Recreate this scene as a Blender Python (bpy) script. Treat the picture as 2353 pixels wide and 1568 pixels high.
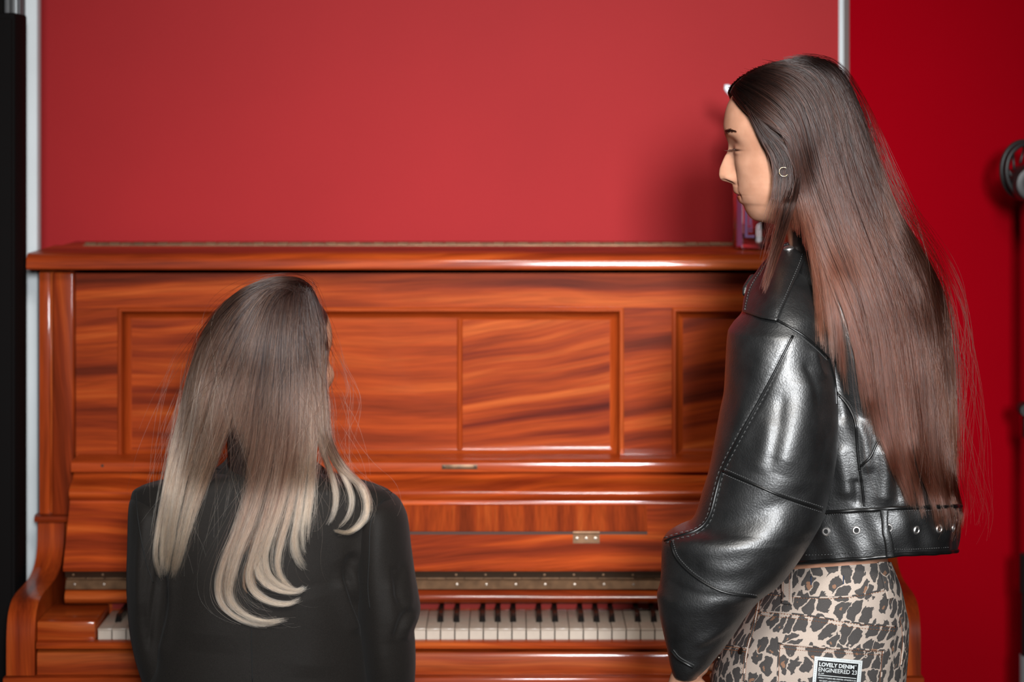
import bpy, bmesh, math, random
import numpy as np
from mathutils import Vector, Matrix
from mathutils.bvhtree import BVHTree

random.seed(7)
RNG = np.random.default_rng(7)
for o in list(bpy.data.objects):
    bpy.data.objects.remove(o)
SC = bpy.context.scene
COL = SC.collection

# ------------------------------------------------------------------ camera
FPX, CX, HY, CH = 5600.0, 1176.5, 255.0, 1.57      # focal length in pixels, centre column, horizon row, eye height
cam_d = bpy.data.cameras.new('camera')
cam_d.sensor_width = 36.0
cam_d.lens = FPX / 2353.0 * 36.0
cam_d.shift_y = -(784.0 - HY) / 2353.0
cam_d.clip_start = 0.1
cam_d.dof.use_dof = True
cam_d.dof.focus_distance = 3.36
cam_d.dof.aperture_fstop = 4.5
cam = bpy.data.objects.new('camera', cam_d)
cam.location = (0, 0, CH)
cam.rotation_euler = (math.pi / 2, 0, 0)
COL.objects.link(cam)
SC.camera = cam

# ------------------------------------------------------------------ world and lights
W = bpy.data.worlds.new('world')
SC.world = W
W.use_nodes = True
W.node_tree.nodes['Background'].inputs[0].default_value = (0.80, 0.92, 1.0, 1)
W.node_tree.nodes['Background'].inputs[1].default_value = 0.03


def area(name, loc, target, sx, sy, power, col=(1, 1, 1), spread=180):
    d = bpy.data.lights.new(name, 'AREA')
    d.shape = 'RECTANGLE'
    d.size, d.size_y, d.energy, d.color = sx, sy, power, col
    d.spread = math.radians(spread)
    o = bpy.data.objects.new(name, d)
    o.location = loc
    o.rotation_euler = (Vector(target) - Vector(loc)).to_track_quat('-Z', 'Y').to_euler()
    COL.objects.link(o)
    return o


area('ceiling_lamp', (0.30, 1.0, 2.75), (0.10, 4.3, 1.0), 0.5, 0.3, 4.6, (1.0, 0.95, 0.88), 60)
area('spot_lamp', (-0.07, 1.45, 2.85), (-0.05, 4.2, 0.95), 0.22, 0.22, 2.6, (1.0, 0.97, 0.93), 60)
area('studio_window', (0.45, -2.0, 2.25), (0.06, 4.3, 1.25), 0.62, 0.7, 13.4, (0.95, 0.975, 1.0), 30)
SC.view_settings.view_transform = 'Standard'
SC.view_settings.look = 'None'
SC.view_settings.gamma = 1
SC.view_settings.use_curve_mapping = False
SC.view_settings.exposure = 0.0
SC.cycles.use_denoising = True
SC.cycles.max_bounces = 8
SC.cycles.transparent_max_bounces = 16

# ------------------------------------------------------------------ helpers
ORG = {}


def P(px, py, Y):
    """world point seen at a pixel at distance Y"""
    return np.array([(px - CX) * Y / FPX, Y, CH - (py - HY) * Y / FPX])


def XW(px, Y):
    return (px - CX) * Y / FPX


def ZW(py, Y):
    return CH - (py - HY) * Y / FPX


def tag(o, label=None, cat=None, group=None, kind=None):
    if label: o['label'] = label
    if cat: o['category'] = cat
    if group: o['group'] = group
    if kind: o['kind'] = kind
    return o


def empty(name, loc, label=None, cat=None, group=None, kind=None):
    o = bpy.data.objects.new(name, None)
    o.location = loc
    o.empty_display_size = 0.05
    COL.objects.link(o)
    ORG[o.name] = np.array(loc, float)
    return tag(o, label, cat, group, kind)


def add(name, data, parent=None, org=None):
    o = bpy.data.objects.new(name, data)
    COL.objects.link(o)
    if parent is not None:
        o.parent = parent
        ORG[o.name] = ORG[parent.name]
    else:
        ORG[o.name] = np.array(org if org is not None else (0, 0, 0), float)
        o.location = ORG[o.name]
    return o


def mesh(name, verts, faces, mat, parent=None, org=None, smooth=True, autosmooth=None, kind=None, label=None):
    """verts are world coordinates"""
    V = np.asarray(verts, float)
    base = ORG[parent.name] if parent is not None else np.array(org if org is not None else (0, 0, 0), float)
    me = bpy.data.meshes.new(name)
    V = V - base
    if isinstance(faces, np.ndarray):
        faces = faces.tolist()
    me.from_pydata(V.tolist(), [], faces)
    if smooth:
        me.shade_smooth()
        if autosmooth is not None:
            me.set_sharp_from_angle(angle=math.radians(autosmooth))
    if mat is not None:
        for m in (mat if isinstance(mat, (list, tuple)) else [mat]):
            me.materials.append(m)
    me.update()
    o = add(name, me, parent, base)
    if kind: o['kind'] = kind
    if label: o['label'] = label
    return o


class MB:
    """collects simple solids"""
    def __init__(s):
        s.bm = bmesh.new()

    def box(s, x0, x1, y0, y1, z0, z1, bev=0.0, seg=2):
        r = bmesh.ops.create_cube(s.bm, size=1.0)
        M = Matrix.Translation(((x0 + x1) / 2, (y0 + y1) / 2, (z0 + z1) / 2)) @ Matrix.Diagonal((abs(x1 - x0), abs(y1 - y0), abs(z1 - z0), 1))
        bmesh.ops.transform(s.bm, matrix=M, verts=r['verts'])
        if bev > 0:
            es = list({e for v in r['verts'] for e in v.link_edges})
            bmesh.ops.bevel(s.bm, geom=es, offset=bev, segments=seg, affect='EDGES', profile=0.5)
        return s

    def prism(s, yz, x0, x1):
        """closed (y,z) outline extruded along x"""
        n = len(yz)
        a = [s.bm.verts.new((x0, y, z)) for y, z in yz]
        b = [s.bm.verts.new((x1, y, z)) for y, z in yz]
        for i in range(n):
            s.bm.faces.new((a[i], a[(i + 1) % n], b[(i + 1) % n], b[i]))
        s.bm.faces.new(a[::-1])
        s.bm.faces.new(b)
        return s

    def tube(s, pts, r, seg=8, caps=True):
        V, F = tube_vf(pts, r, seg, caps)
        vs = [s.bm.verts.new(v) for v in V]
        for f in F:
            s.bm.faces.new([vs[i] for i in f])
        return s

    def lathe(s, prof, c, seg=32, axis='Z', caps=True):
        V, F = [], []
        n = len(prof)
        for j in range(seg):
            a = 2 * math.pi * j / seg
            for r, h in prof:
                if axis == 'Z': V.append((c[0] + r * math.cos(a), c[1] + r * math.sin(a), c[2] + h))
                elif axis == 'Y': V.append((c[0] + r * math.cos(a), c[1] + h, c[2] + r * math.sin(a)))
                else: V.append((c[0] + h, c[1] + r * math.cos(a), c[2] + r * math.sin(a)))
        for j in range(seg):
            k = (j + 1) % seg
            for i in range(n - 1):
                F.append((j * n + i, k * n + i, k * n + i + 1, j * n + i + 1))
        vs = [s.bm.verts.new(v) for v in V]
        for f in F:
            s.bm.faces.new([vs[i] for i in f])
        if caps:
            for i in (0, n - 1):
                if prof[i][0] > 1e-6:
                    s.bm.faces.new([vs[j * n + i] for j in range(seg)])
        return s

    def build(s, name, mat, parent=None, org=None, autosmooth=35, label=None, kind=None):
        bmesh.ops.remove_doubles(s.bm, verts=s.bm.verts, dist=1e-6)
        bmesh.ops.recalc_face_normals(s.bm, faces=s.bm.faces)
        base = ORG[parent.name] if parent is not None else np.array(org if org is not None else (0, 0, 0), float)
        bmesh.ops.translate(s.bm, vec=Vector((-base).tolist()), verts=s.bm.verts)
        me = bpy.data.meshes.new(name)
        s.bm.to_mesh(me)
        s.bm.free()
        me.shade_smooth()
        me.set_sharp_from_angle(angle=math.radians(autosmooth))
        me.materials.append(mat)
        o = add(name, me, parent, base)
        if label: o['label'] = label
        if kind: o['kind'] = kind
        return o


def tube_vf(pts, r, seg=8, caps=True):
    pts = np.asarray(pts, float)
    n = len(pts)
    rr = np.full(n, r) if np.isscalar(r) else np.asarray(r, float)
    T = np.gradient(pts, axis=0)
    T /= np.linalg.norm(T, axis=1)[:, None] + 1e-12
    up = np.array([0, 0, 1.0]) if abs(T[0][2]) < 0.9 else np.array([1.0, 0, 0])
    N = np.cross(T[0], up); N /= np.linalg.norm(N)
    V = []
    for i in range(n):
        N = N - T[i] * np.dot(N, T[i]); N /= np.linalg.norm(N) + 1e-12
        B = np.cross(T[i], N)
        for k in range(seg):
            a = 2 * math.pi * k / seg
            V.append(pts[i] + rr[i] * (math.cos(a) * N + math.sin(a) * B))
    F = []
    for i in range(n - 1):
        for k in range(seg):
            F.append((i * seg + k, i * seg + (k + 1) % seg, (i + 1) * seg + (k + 1) % seg, (i + 1) * seg + k))
    if caps:
        F.append(tuple(range(seg))[::-1]); F.append(tuple((n - 1) * seg + k for k in range(seg)))
    return V, F


def spline(pts, n):
    """Catmull-Rom through points, resampled evenly"""
    p = np.asarray(pts, float)
    if len(p) < 3:
        t = np.linspace(0, 1, n)[:, None]
        return p[0] * (1 - t) + p[-1] * t
    q = np.vstack([2 * p[0] - p[1], p, 2 * p[-1] - p[-2]])
    out = []
    for i in range(1, len(q) - 2):
        t = np.linspace(0, 1, 16, endpoint=False)[:, None]
        a, b, c, d = q[i - 1], q[i], q[i + 1], q[i + 2]
        out.append(0.5 * (2 * b + (c - a) * t + (2 * a - 5 * b + 4 * c - d) * t ** 2 + (3 * b - a - 3 * c + d) * t ** 3))
    out = np.vstack(out + [p[-1:]])
    d = np.r_[0, np.cumsum(np.linalg.norm(np.diff(out, axis=0), axis=1))]
    s = np.linspace(0, d[-1], n)
    return np.stack([np.interp(s, d, out[:, k]) for k in range(p.shape[1])], 1)


def smooth_interp(x, xp, fp):
    """monotone cubic (PCHIP) interpolation"""
    xp = np.asarray(xp, float); fp = np.asarray(fp, float); x = np.asarray(x, float)
    h = np.diff(xp); d = np.diff(fp) / h
    m = np.zeros_like(fp)
    m[0], m[-1] = d[0], d[-1]
    for i in range(1, len(xp) - 1):
        if d[i - 1] * d[i] > 0:
            w1, w2 = 2 * h[i] + h[i - 1], h[i] + 2 * h[i - 1]
            m[i] = (w1 + w2) / (w1 / d[i - 1] + w2 / d[i])
    i = np.clip(np.searchsorted(xp, x) - 1, 0, len(xp) - 2)
    t = np.clip((x - xp[i]) / h[i], 0, 1)
    return ((2 * t ** 3 - 3 * t ** 2 + 1) * fp[i] + (t ** 3 - 2 * t ** 2 + t) * h[i] * m[i]
            + (-2 * t ** 3 + 3 * t ** 2) * fp[i + 1] + (t ** 3 - t ** 2) * h[i] * m[i + 1])


# ------------------------------------------------------------------ materials
def nt(name):
    m = bpy.data.materials.new(name)
    m.use_nodes = True
    t = m.node_tree
    b = t.nodes['Principled BSDF']
    return m, t, b


def node(t, kind, **kw):
    n = t.nodes.new(kind)
    for k, v in kw.items():
        if k.startswith('i_'):
            key = k[2:]
            n.inputs[int(key) if key.isdigit() else key.replace('_', ' ')].default_value = v
        else:
            setattr(n, k, v)
    return n


def ramp(t, stops, interp='LINEAR'):
    n = t.nodes.new('ShaderNodeValToRGB')
    r = n.color_ramp
    r.interpolation = interp
    while len(r.elements) < len(stops):
        r.elements.new(0.5)
    for e, (p, c) in zip(r.elements, stops):
        e.position = p
        e.color = (*c, 1) if len(c) == 3 else c
    return n


def srgb(r, g, b):
    f = lambda c: (c / 255 / 12.92) if c / 255 <= 0.04045 else ((c / 255 + 0.055) / 1.055) ** 2.4
    return (f(r), f(g), f(b))


def pbr(name, col, rough=0.5, metal=0.0, spec=0.5, coat=0.0, coat_r=0.1, sheen=0.0, bump=None, mottle=None):
    m, t, b = nt(name)
    b.inputs['Base Color'].default_value = (*col, 1)
    b.inputs['Roughness'].default_value = rough
    b.inputs['Metallic'].default_value = metal
    b.inputs['Specular IOR Level'].default_value = spec
    b.inputs['Coat Weight'].default_value = coat
    b.inputs['Coat Roughness'].default_value = coat_r
    b.inputs['Sheen Weight'].default_value = sheen
    tc = node(t, 'ShaderNodeTexCoord')
    if mottle:
        sc, amt = mottle
        n = node(t, 'ShaderNodeTexNoise', i_Scale=sc, i_Detail=4.0)
        t.links.new(tc.outputs['Object'], n.inputs['Vector'])
        r = ramp(t, [(0.25, tuple(c * (1 - amt) for c in col)), (0.75, tuple(min(1, c * (1 + amt)) for c in col))])
        t.links.new(n.outputs['Fac'], r.inputs['Fac'])
        t.links.new(r.outputs['Color'], b.inputs['Base Color'])
    if bump:
        sc, st, dist = bump
        n = node(t, 'ShaderNodeTexNoise', i_Scale=sc, i_Detail=5.0)
        t.links.new(tc.outputs['Object'], n.inputs['Vector'])
        bp = node(t, 'ShaderNodeBump', i_Strength=st, i_Distance=dist)
        t.links.new(n.outputs['Fac'], bp.inputs['Height'])
        t.links.new(bp.outputs['Normal'], b.inputs['Normal'])
    return m


_wood = {}


def wood(angle=0.0, seed=0.0, axis='X', contrast=1.0, bright=1.0, freq=1.0):
    """polished mahogany; grain runs along `axis`, turned by angle (degrees) in the XZ plane"""
    key = (angle, seed, axis, contrast, bright, freq)
    if key in _wood:
        return _wood[key]
    m, t, b = nt('mahogany')
    tc = node(t, 'ShaderNodeTexCoord')
    mp = node(t, 'ShaderNodeMapping')
    a = math.radians(angle) + (math.pi / 2 if axis == 'Z' else 0)
    mp.inputs['Rotation'].default_value = (0, a, 0)
    mp.inputs['Location'].default_value = (seed * 3.1, seed * 1.7, seed * 2.3)
    t.links.new(tc.outputs['Object'], mp.inputs['Vector'])
    # slow wander of the grain
    wn = node(t, 'ShaderNodeTexNoise', i_Scale=2.2, i_Detail=2.0)
    t.links.new(mp.outputs['Vector'], wn.inputs['Vector'])
    wv = node(t, 'ShaderNodeVectorMath', operation='SCALE')
    wv.inputs['Scale'].default_value = 0.06
    t.links.new(wn.outputs['Color'], wv.inputs[0])
    ad = node(t, 'ShaderNodeVectorMath', operation='ADD')
    t.links.new(mp.outputs['Vector'], ad.inputs[0]); t.links.new(wv.outputs[0], ad.inputs[1])
    s1 = node(t, 'ShaderNodeVectorMath', operation='MULTIPLY')
    s1.inputs[1].default_value = (1.2 * freq, 5, 33 * freq)
    t.links.new(ad.outputs[0], s1.inputs[0])
    n1 = node(t, 'ShaderNodeTexNoise', i_Scale=1.0, i_Detail=4.0, i_Roughness=0.55, i_Distortion=0.15)
    t.links.new(s1.outputs[0], n1.inputs['Vector'])
    s2 = node(t, 'ShaderNodeVectorMath', operation='MULTIPLY')
    s2.inputs[1].default_value = (14, 60, 420)
    t.links.new(ad.outputs[0], s2.inputs[0])
    n2 = node(t, 'ShaderNodeTexNoise', i_Scale=1.0, i_Detail=3.0)
    t.links.new(s2.outputs[0], n2.inputs['Vector'])
    c = contrast * 0.84
    mid = np.array([0.345, 0.050, 0.008]) * bright
    def mix(tgt, k): return tuple((mid + (np.array(tgt) * bright - mid) * min(1.25, k)).tolist())
    r = ramp(t, [(0.30, mix((0.066, 0.008, 0.004), c)), (0.43, mix((0.19, 0.023, 0.006), c)), (0.55, tuple(mid.tolist())), (0.70, mix((0.50, 0.106, 0.020), c))])
    t.links.new(n1.outputs['Fac'], r.inputs['Fac'])
    r2 = ramp(t, [(0.32, (0.72, 0.70, 0.68)), (0.62, (1.08, 1.06, 1.04))])
    t.links.new(n2.outputs['Fac'], r2.inputs['Fac'])
    mx = node(t, 'ShaderNodeMix', data_type='RGBA', blend_type='MULTIPLY')
    mx.inputs['Factor'].default_value = 0.8
    t.links.new(r.outputs['Color'], mx.inputs['A']); t.links.new(r2.outputs['Color'], mx.inputs['B'])
    t.links.new(mx.outputs['Result'], b.inputs['Base Color'])
    b.inputs['Roughness'].default_value = 0.40
    b.inputs['Specular IOR Level'].default_value = 0.06
    b.inputs['Coat Weight'].default_value = 0.32
    b.inputs['Coat Roughness'].default_value = 0.09
    bp = node(t, 'ShaderNodeBump', i_Strength=0.05, i_Distance=0.001)
    t.links.new(n2.outputs['Fac'], bp.inputs['Height'])
    t.links.new(bp.outputs['Normal'], b.inputs['Normal'])
    _wood[key] = m
    return m


def felt(name, lo, hi, rough=0.75, spec=0.3, sheen=0.0):
    m, t, b = nt(name)
    tc = node(t, 'ShaderNodeTexCoord')
    n = node(t, 'ShaderNodeTexNoise', i_Scale=420.0, i_Detail=3.0)
    n2 = node(t, 'ShaderNodeTexNoise', i_Scale=3.0, i_Detail=5.0)
    t.links.new(tc.outputs['Object'], n.inputs['Vector']); t.links.new(tc.outputs['Object'], n2.inputs['Vector'])
    mm = node(t, 'ShaderNodeMath', operation='MULTIPLY_ADD')
    mm.inputs[1].default_value = 0.6
    t.links.new(n.outputs['Fac'], mm.inputs[0]); 
    m2 = node(t, 'ShaderNodeMath', operation='MULTIPLY'); m2.inputs[1].default_value = 0.4
    t.links.new(n2.outputs['Fac'], m2.inputs[0]); t.links.new(m2.outputs[0], mm.inputs[2])
    r = ramp(t, [(0.3, lo), (0.7, hi)])
    t.links.new(mm.outputs[0], r.inputs['Fac']); t.links.new(r.outputs['Color'], b.inputs['Base Color'])
    b.inputs['Roughness'].default_value = rough
    b.inputs['Specular IOR Level'].default_value = spec
    b.inputs['Sheen Weight'].default_value = sheen
    bp = node(t, 'ShaderNodeBump', i_Strength=0.25, i_Distance=0.001)
    t.links.new(n.outputs['Fac'], bp.inputs['Height']); t.links.new(bp.outputs['Normal'], b.inputs['Normal'])
    return m


M_RED = felt('red_felt', (0.325, 0.008, 0.0105), (0.40, 0.012, 0.015), 0.6, 0.18)
M_RED2 = felt('deep_red_paint', (0.29, 0.0008, 0.0055), (0.34, 0.001, 0.007), 0.85, 0.0)
M_PLAIN = pbr('grey_plaster', (0.09, 0.09, 0.09), 0.9, spec=0.1)
M_MATTE = pbr('matte_black', (0.006, 0.005, 0.005), 0.85, spec=0.08)
M_WHITE = pbr('white_paint', (0.62, 0.67, 0.69), 0.5, mottle=(8, 0.06))
M_BLACK = pbr('black_plastic', (0.011, 0.010, 0.010), 0.42, bump=(300, 0.15, 0.0005))
M_DGREY = pbr('dark_grey_metal', (0.045, 0.045, 0.045), 0.4)
M_GREY = pbr('grey_metal', (0.35, 0.38, 0.39), 0.4, metal=0.4)
M_GREYD = pbr('grey_seal', (0.085, 0.085, 0.09), 0.6)
M_FLOOR = pbr('floor_boards', (0.11, 0.065, 0.04), 0.4, mottle=(6, 0.3))
M_BRASS = pbr('aged_brass', (0.17, 0.092, 0.048), 0.42, metal=0.55, mottle=(60, 0.35))
M_BRASS_D = pbr('dark_shaded_brass', (0.06, 0.035, 0.022), 0.4, metal=0.6)  # dark fittings, and the shade painted onto the upper hinge leaf
M_SCREW = pbr('screw_steel', (0.45, 0.38, 0.32), 0.35, metal=1.0)
M_IVORY = pbr('ivory', (0.43, 0.35, 0.28), 0.32, coat=0.2, mottle=(35, 0.10))
M_KEYFRONT = pbr('ivory_front', (0.50, 0.42, 0.345), 0.4, mottle=(30, 0.14))
M_EBONY = pbr('ebony', (0.012, 0.010, 0.009), 0.25, coat=0.4)
M_FELT = pbr('felt_red', (0.20, 0.012, 0.008), 0.9)
M_DARKWOOD = pbr('shadow_wood', (0.05, 0.016, 0.009), 0.5)  # also the dark tone painted for shade beside the trim and in the flap groove
# ------------------------------------------------------------------ room
YW = 4.66


def slab(name, x0, x1, y0, y1, z0, z1, mat, bev=0.0):
    o = MB().box(x0, x1, y0, y1, z0, z1, bev).build(name, mat, org=((x0 + x1) / 2, (y0 + y1) / 2, z0))
    o['kind'] = 'structure'
    return o


XRP = XW(1927, YW)      # right edge of the felt-covered stretch
XLW = XW(88, YW)        # white wall return on the left
slab('floor', -3.2, 3.2, -3.2, 4.9, -0.05, 0.0, M_FLOOR)
slab('ceiling', -3.2, 3.2, -3.2, 4.9, 3.2, 3.26, M_PLAIN)
slab('wall_back', -1.05, XRP, YW, YW + 0.10, 0.0, 3.2, M_RED)
slab('trim_1', XRP, XRP + 0.0095, YW - 0.004, YW + 0.06, 0.0, 3.2, M_WHITE, 0.001)
slab('shadow_strip', XRP + 0.0095, XRP + 0.022, YW + 0.012, YW + 0.10, 0.0, 3.2, M_DARKWOOD)  # dark strip added in place of the shadow line beside the white trim
slab('wall_back_right', XRP + 0.019, 3.2, YW + 0.03, YW + 0.13, 0.0, 3.2, M_RED2)
slab('wall_right', 3.2, 3.26, -3.2, 4.9, 0.0, 3.2, M_PLAIN)
# the short white wall return beside the piano, and the dark doorway before it
slab('wall_left', -0.99, -0.8405, 4.322, 4.36, 0.0, 3.2, M_WHITE, 0.008)
d = empty('door_1', (-1.2, 4.27, 0), kind='structure')
ye = 4.27
MB().box(XW(40, ye), XW(47, ye), ye, ye + 0.045, 0, 3.0, 0.0015).build('door_seal', M_GREYD, d)
MB().box(XW(36, ye), XW(40, ye), ye - 0.006, ye + 0.04, 0, 3.0, 0.001).build('metal_edge', M_GREY, d)
MB().box(XW(21, ye), XW(36, ye), ye, ye + 0.04, 0, 3.0, 0.001).build('door_stile', M_DGREY, d)
MB().box(-1.7, XW(8, ye), ye, ye + 0.04, 0, 3.0, 0.001).build('door_panel', M_MATTE, d)
MB().box(XW(8, ye), XW(21, ye), ye + 0.01, ye + 0.035, 0, 3.0, 0.001).build('glazing_bar', pbr('mid_grey', (0.10, 0.10, 0.105), 0.45), d)
yc = 4.12
c = empty('equipment_cabinet', (XW(-230, yc), yc + 0.05, 0), 'tall plain black cabinet standing at the left edge beside the white wall', 'cabinet')
MB().box(XW(-480, yc), XW(35, yc), yc, yc + 0.10, 0.02, ZW(29, yc), 0.004).build('body', M_MATTE, c)
MB().box(XW(-470, yc), XW(28, yc), yc - 0.006, yc, 0.06, ZW(42, yc), 0.002).build('front_panel', M_MATTE, c)
MB().box(XW(-470, yc), XW(30, yc), yc + 0.01, yc + 0.09, 0.0, 0.02).build('plinth', M_MATTE, c)

# ------------------------------------------------------------------ piano
XL, XR = -0.825, 0.667
XC = (XL + XR) / 2
pno = empty('upright_piano', (XC, 4.3, 0), 'polished mahogany upright piano with its fallboard open against the red wall', 'piano')


def mir(x):
    return 2 * XC - x


LX0, LX1 = -0.837, mir(-0.837)
LZ0, LZ1 = 1.296, 1.324
# lid: front leaf, rear leaf and the long hinge between
MB().prism([(4.199, LZ0 + 0.003), (4.202, LZ0), (4.465, LZ0), (4.465, LZ1), (4.215, LZ1), (4.206, LZ1 - 0.003), (4.201, LZ1 - 0.009), (4.199, LZ1 - 0.016)], LX0, LX1).build('lid', wood(2, 1, bright=1.15), pno)
MB().box(LX0 + 0.012, LX1 - 0.012, 4.470, 4.60, LZ0, LZ1, 0.002).build('rear_lid', wood(0, 2), pno)
h = MB().box(-0.783, mir(-0.783), 4.448, 4.492, LZ1, LZ1 + 0.0012).build('lid_hinge', M_BRASS, pno)
k = MB()
x = -0.783
i = 0
while x < mir(-0.783) - 0.02:
    k.tube([(x + 0.0008, 4.468, LZ1 + 0.002), (x + 0.0212, 4.468, LZ1 + 0.002)], 0.0034 if i % 2 == 0 else 0.0027, 8)
    x += 0.022; i += 1
k.build('hinge_knuckle', M_BRASS, h, kind='stuff')
# case sides
for s in (0, 1):
    fx = (lambda v: v) if s == 0 else mir
    n = 'case_side'
    x0, x1 = sorted((fx(XL), fx(-0.7645)))
    MB().box(x0, x1, 4.256, 4.60, 0.62, 1.2955, 0.001).build('case_side', wood(0, 3 + s, 'Z'), pno)
    x0, x1 = sorted((fx(XL + 0.0005), fx(-0.8055)))
    MB().box(x0, x1, 4.249, 4.262, 0.865, 1.289, 0.0015).build('stile', wood(0, 5 + s, 'Z', 0.6, 1.1), pno)
    x0, x1 = sorted((fx(-0.8010), fx(-0.7625)))
    MB().box(x0, x1, 4.243, 4.262, 0.865, 1.289, 0.004, 3).build('pilaster', wood(7, 7 + s, 'Z', 0.9, 1.0), pno)
    x0, x1 = sorted((fx(-0.8295), fx(-0.7665)))
    MB().prism([(4.262, 0.8535), (4.238, 0.8535), (4.232, 0.856), (4.230, 0.8605), (4.232, 0.865), (4.238, 0.8675), (4.262, 0.8675)], x0, x1).build('band_moulding', wood(0, 9 + s), pno)
    # arm with its scroll up to the band
    arm = spline([(4.240, 0.854), (4.238, 0.832), (4.228, 0.803), (4.203, 0.783), (4.16, 0.772), (4.10, 0.769), (4.055, 0.768), (4.016, 0.762), (3.990, 0.746), (3.979, 0.722), (3.976, 0.690), (3.976, 0.648)], 40).tolist()
    x0, x1 = sorted((fx(XL), fx(-0.779)))
    MB().prism(arm + [(4.30, 0.648), (4.30, 0.854)], x0, x1).build('arm', wood(4, 11 + s, 'Z', 0.9, 1.0), pno, autosmooth=50)
    x0, x1 = sorted((fx(-0.7785), fx(-0.6825)))
    MB().box(x0, x1, 3.992, 4.135, 0.700, 0.7335, 0.003).build('cheek_block', wood(0, 13 + s, bright=0.9), pno)
    x0, x1 = sorted((fx(-0.79), fx(-0.72)))
    MB().box(x0, x1, 4.02, 4.09, 0.0, 0.60, 0.006).build('leg', wood(0, 15 + s, 'Z'), pno)
    x0, x1 = sorted((fx(XL), fx(-0.785)))
    MB().box(x0, x1, 4.30, 4.60, 0.0, 0.62, 0.002).build('case_side', wood(0, 17 + s, 'Z'), pno)
MB().box(-0.785, mir(-0.785), 4.58, 4.60, 0.05, 1.295).build('back_board', M_DARKWOOD, pno)
MB().box(-0.785, mir(-0.785), 4.30, 4.315, 0.10, 0.60, 0.001).build('lower_panel', wood(0, 19), pno)
MB().box(-0.785, mir(-0.785), 4.26, 4.58, 0.0, 0.10, 0.004).build('toe_board', wood(0, 20), pno)
# key bed, key slip
MB().box(-0.830, mir(-0.830), 3.969, 4.30, 0.60, 0.6465, 0.003).build('key_bed', wood(0, 21), pno)
MB().prism([(3.985, 0.6475), (3.985, 0.678), (3.987, 0.683), (3.992, 0.686), (4.03, 0.686), (4.03, 0.6475)], -0.7765, mir(-0.7765)).build('keybed_front', wood(0, 22, contrast=1.1, bright=0.8), pno)
MB().prism([(3.996, 0.689), (3.982, 0.6895), (3.977, 0.692), (3.976, 0.6965), (3.979, 0.701), (3.985, 0.703), (3.996, 0.703)], -0.7765, mir(-0.7765)).build('key_slip', wood(0, 23, bright=1.1), pno)
# nameboard behind the keys
MB().prism([(4.17, 0.712), (4.150, 0.712), (4.150, 0.7365), (4.118, 0.7375), (4.112, 0.741), (4.109, 0.747), (4.111, 0.754), (4.117, 0.759), (4.124, 0.7605), (4.124, 0.7630), (4.20, 0.7635), (4.20, 0.712)], -0.7545, mir(-0.7545)).build('nameboard', wood(0, 24, bright=0.85), pno)
MB().box(-0.68, mir(-0.68), 4.146, 4.152, 0.7225, 0.7355).build('name_felt', M_FELT, pno)
# fallboard
FB = [(4.100, 0.795), (4.098, 0.800)]
FBT = (4.160, 0.898)
prof = spline([FBT, (4.162, 0.9035), (4.157, 0.909), (4.153, 0.916), (4.157, 0.924), (4.172, 0.931), (4.192, 0.938), (4.20, 0.949)], 26).tolist()
MB().prism(FB + prof + [(4.24, 0.949), (4.24, 0.795)], -0.755, mir(-0.755)).build('fallboard', wood(1.5, 25, contrast=1.05, bright=1.18), pno, autosmooth=40)
fdir = np.array([FBT[0] - FB[1][0], FBT[1] - FB[1][1]]); fl = np.linalg.norm(fdir); fdir /= fl
fnor = np.array([-fdir[1], fdir[0]])      # outwards (towards the player, up)


def on_fall(s, off):
    p = np.array(FB[1]) + fdir * s + fnor * off
    return float(p[0]), float(p[1])


s0, s1 = 0.066, 0.1145
fpl = MB().prism([on_fall(s0, -0.002), on_fall(s0, 0.0020), on_fall(s0 + 0.001, 0.003), on_fall(s1 - 0.002, 0.003), on_fall(s1, 0.001), on_fall(s1, -0.002)], mir(XW(1487, 4.14)), XW(1487, 4.14)).build('music_flap', wood(88, 26, contrast=0.7, bright=0.85, freq=1.4), pno)
MB().prism([on_fall(s0 - 0.005, -0.001), on_fall(s0 - 0.005, 0.0006), on_fall(s0, 0.0006), on_fall(s0, -0.001)], mir(XW(1487, 4.14)), XW(1487, 4.14)).build('flap_groove_shade', M_DARKWOOD, fpl)  # dark strip laid on the board, its colour standing for a groove's shade
for xh in (XW(1347, 4.13), mir(XW(1347, 4.13))):
    hb = MB().prism([on_fall(s0 - 0.021, 0.0), on_fall(s0 - 0.021, 0.0014), on_fall(s0 - 0.005, 0.0018), on_fall(s0 - 0.005, 0.0)], xh - 0.0225, xh + 0.0225)
    hb.tube([(xh - 0.0225, *on_fall(s0 - 0.0025, 0.0025)), (xh + 0.0225, *on_fall(s0 - 0.0025, 0.0025))], 0.0030, 8)
    ho = hb.build('flap_hinge', M_BRASS, pno)
    for dx in (-0.0155, 0.0, 0.0155):
        y, z = on_fall(s0 - 0.013, 0.0022)
        MB().lathe([(0.0, -0.001), (0.0026, -0.0006), (0.0026, 0.001)], (xh + dx, y, z), 10, 'Y').build('screw', M_SCREW, ho)
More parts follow.
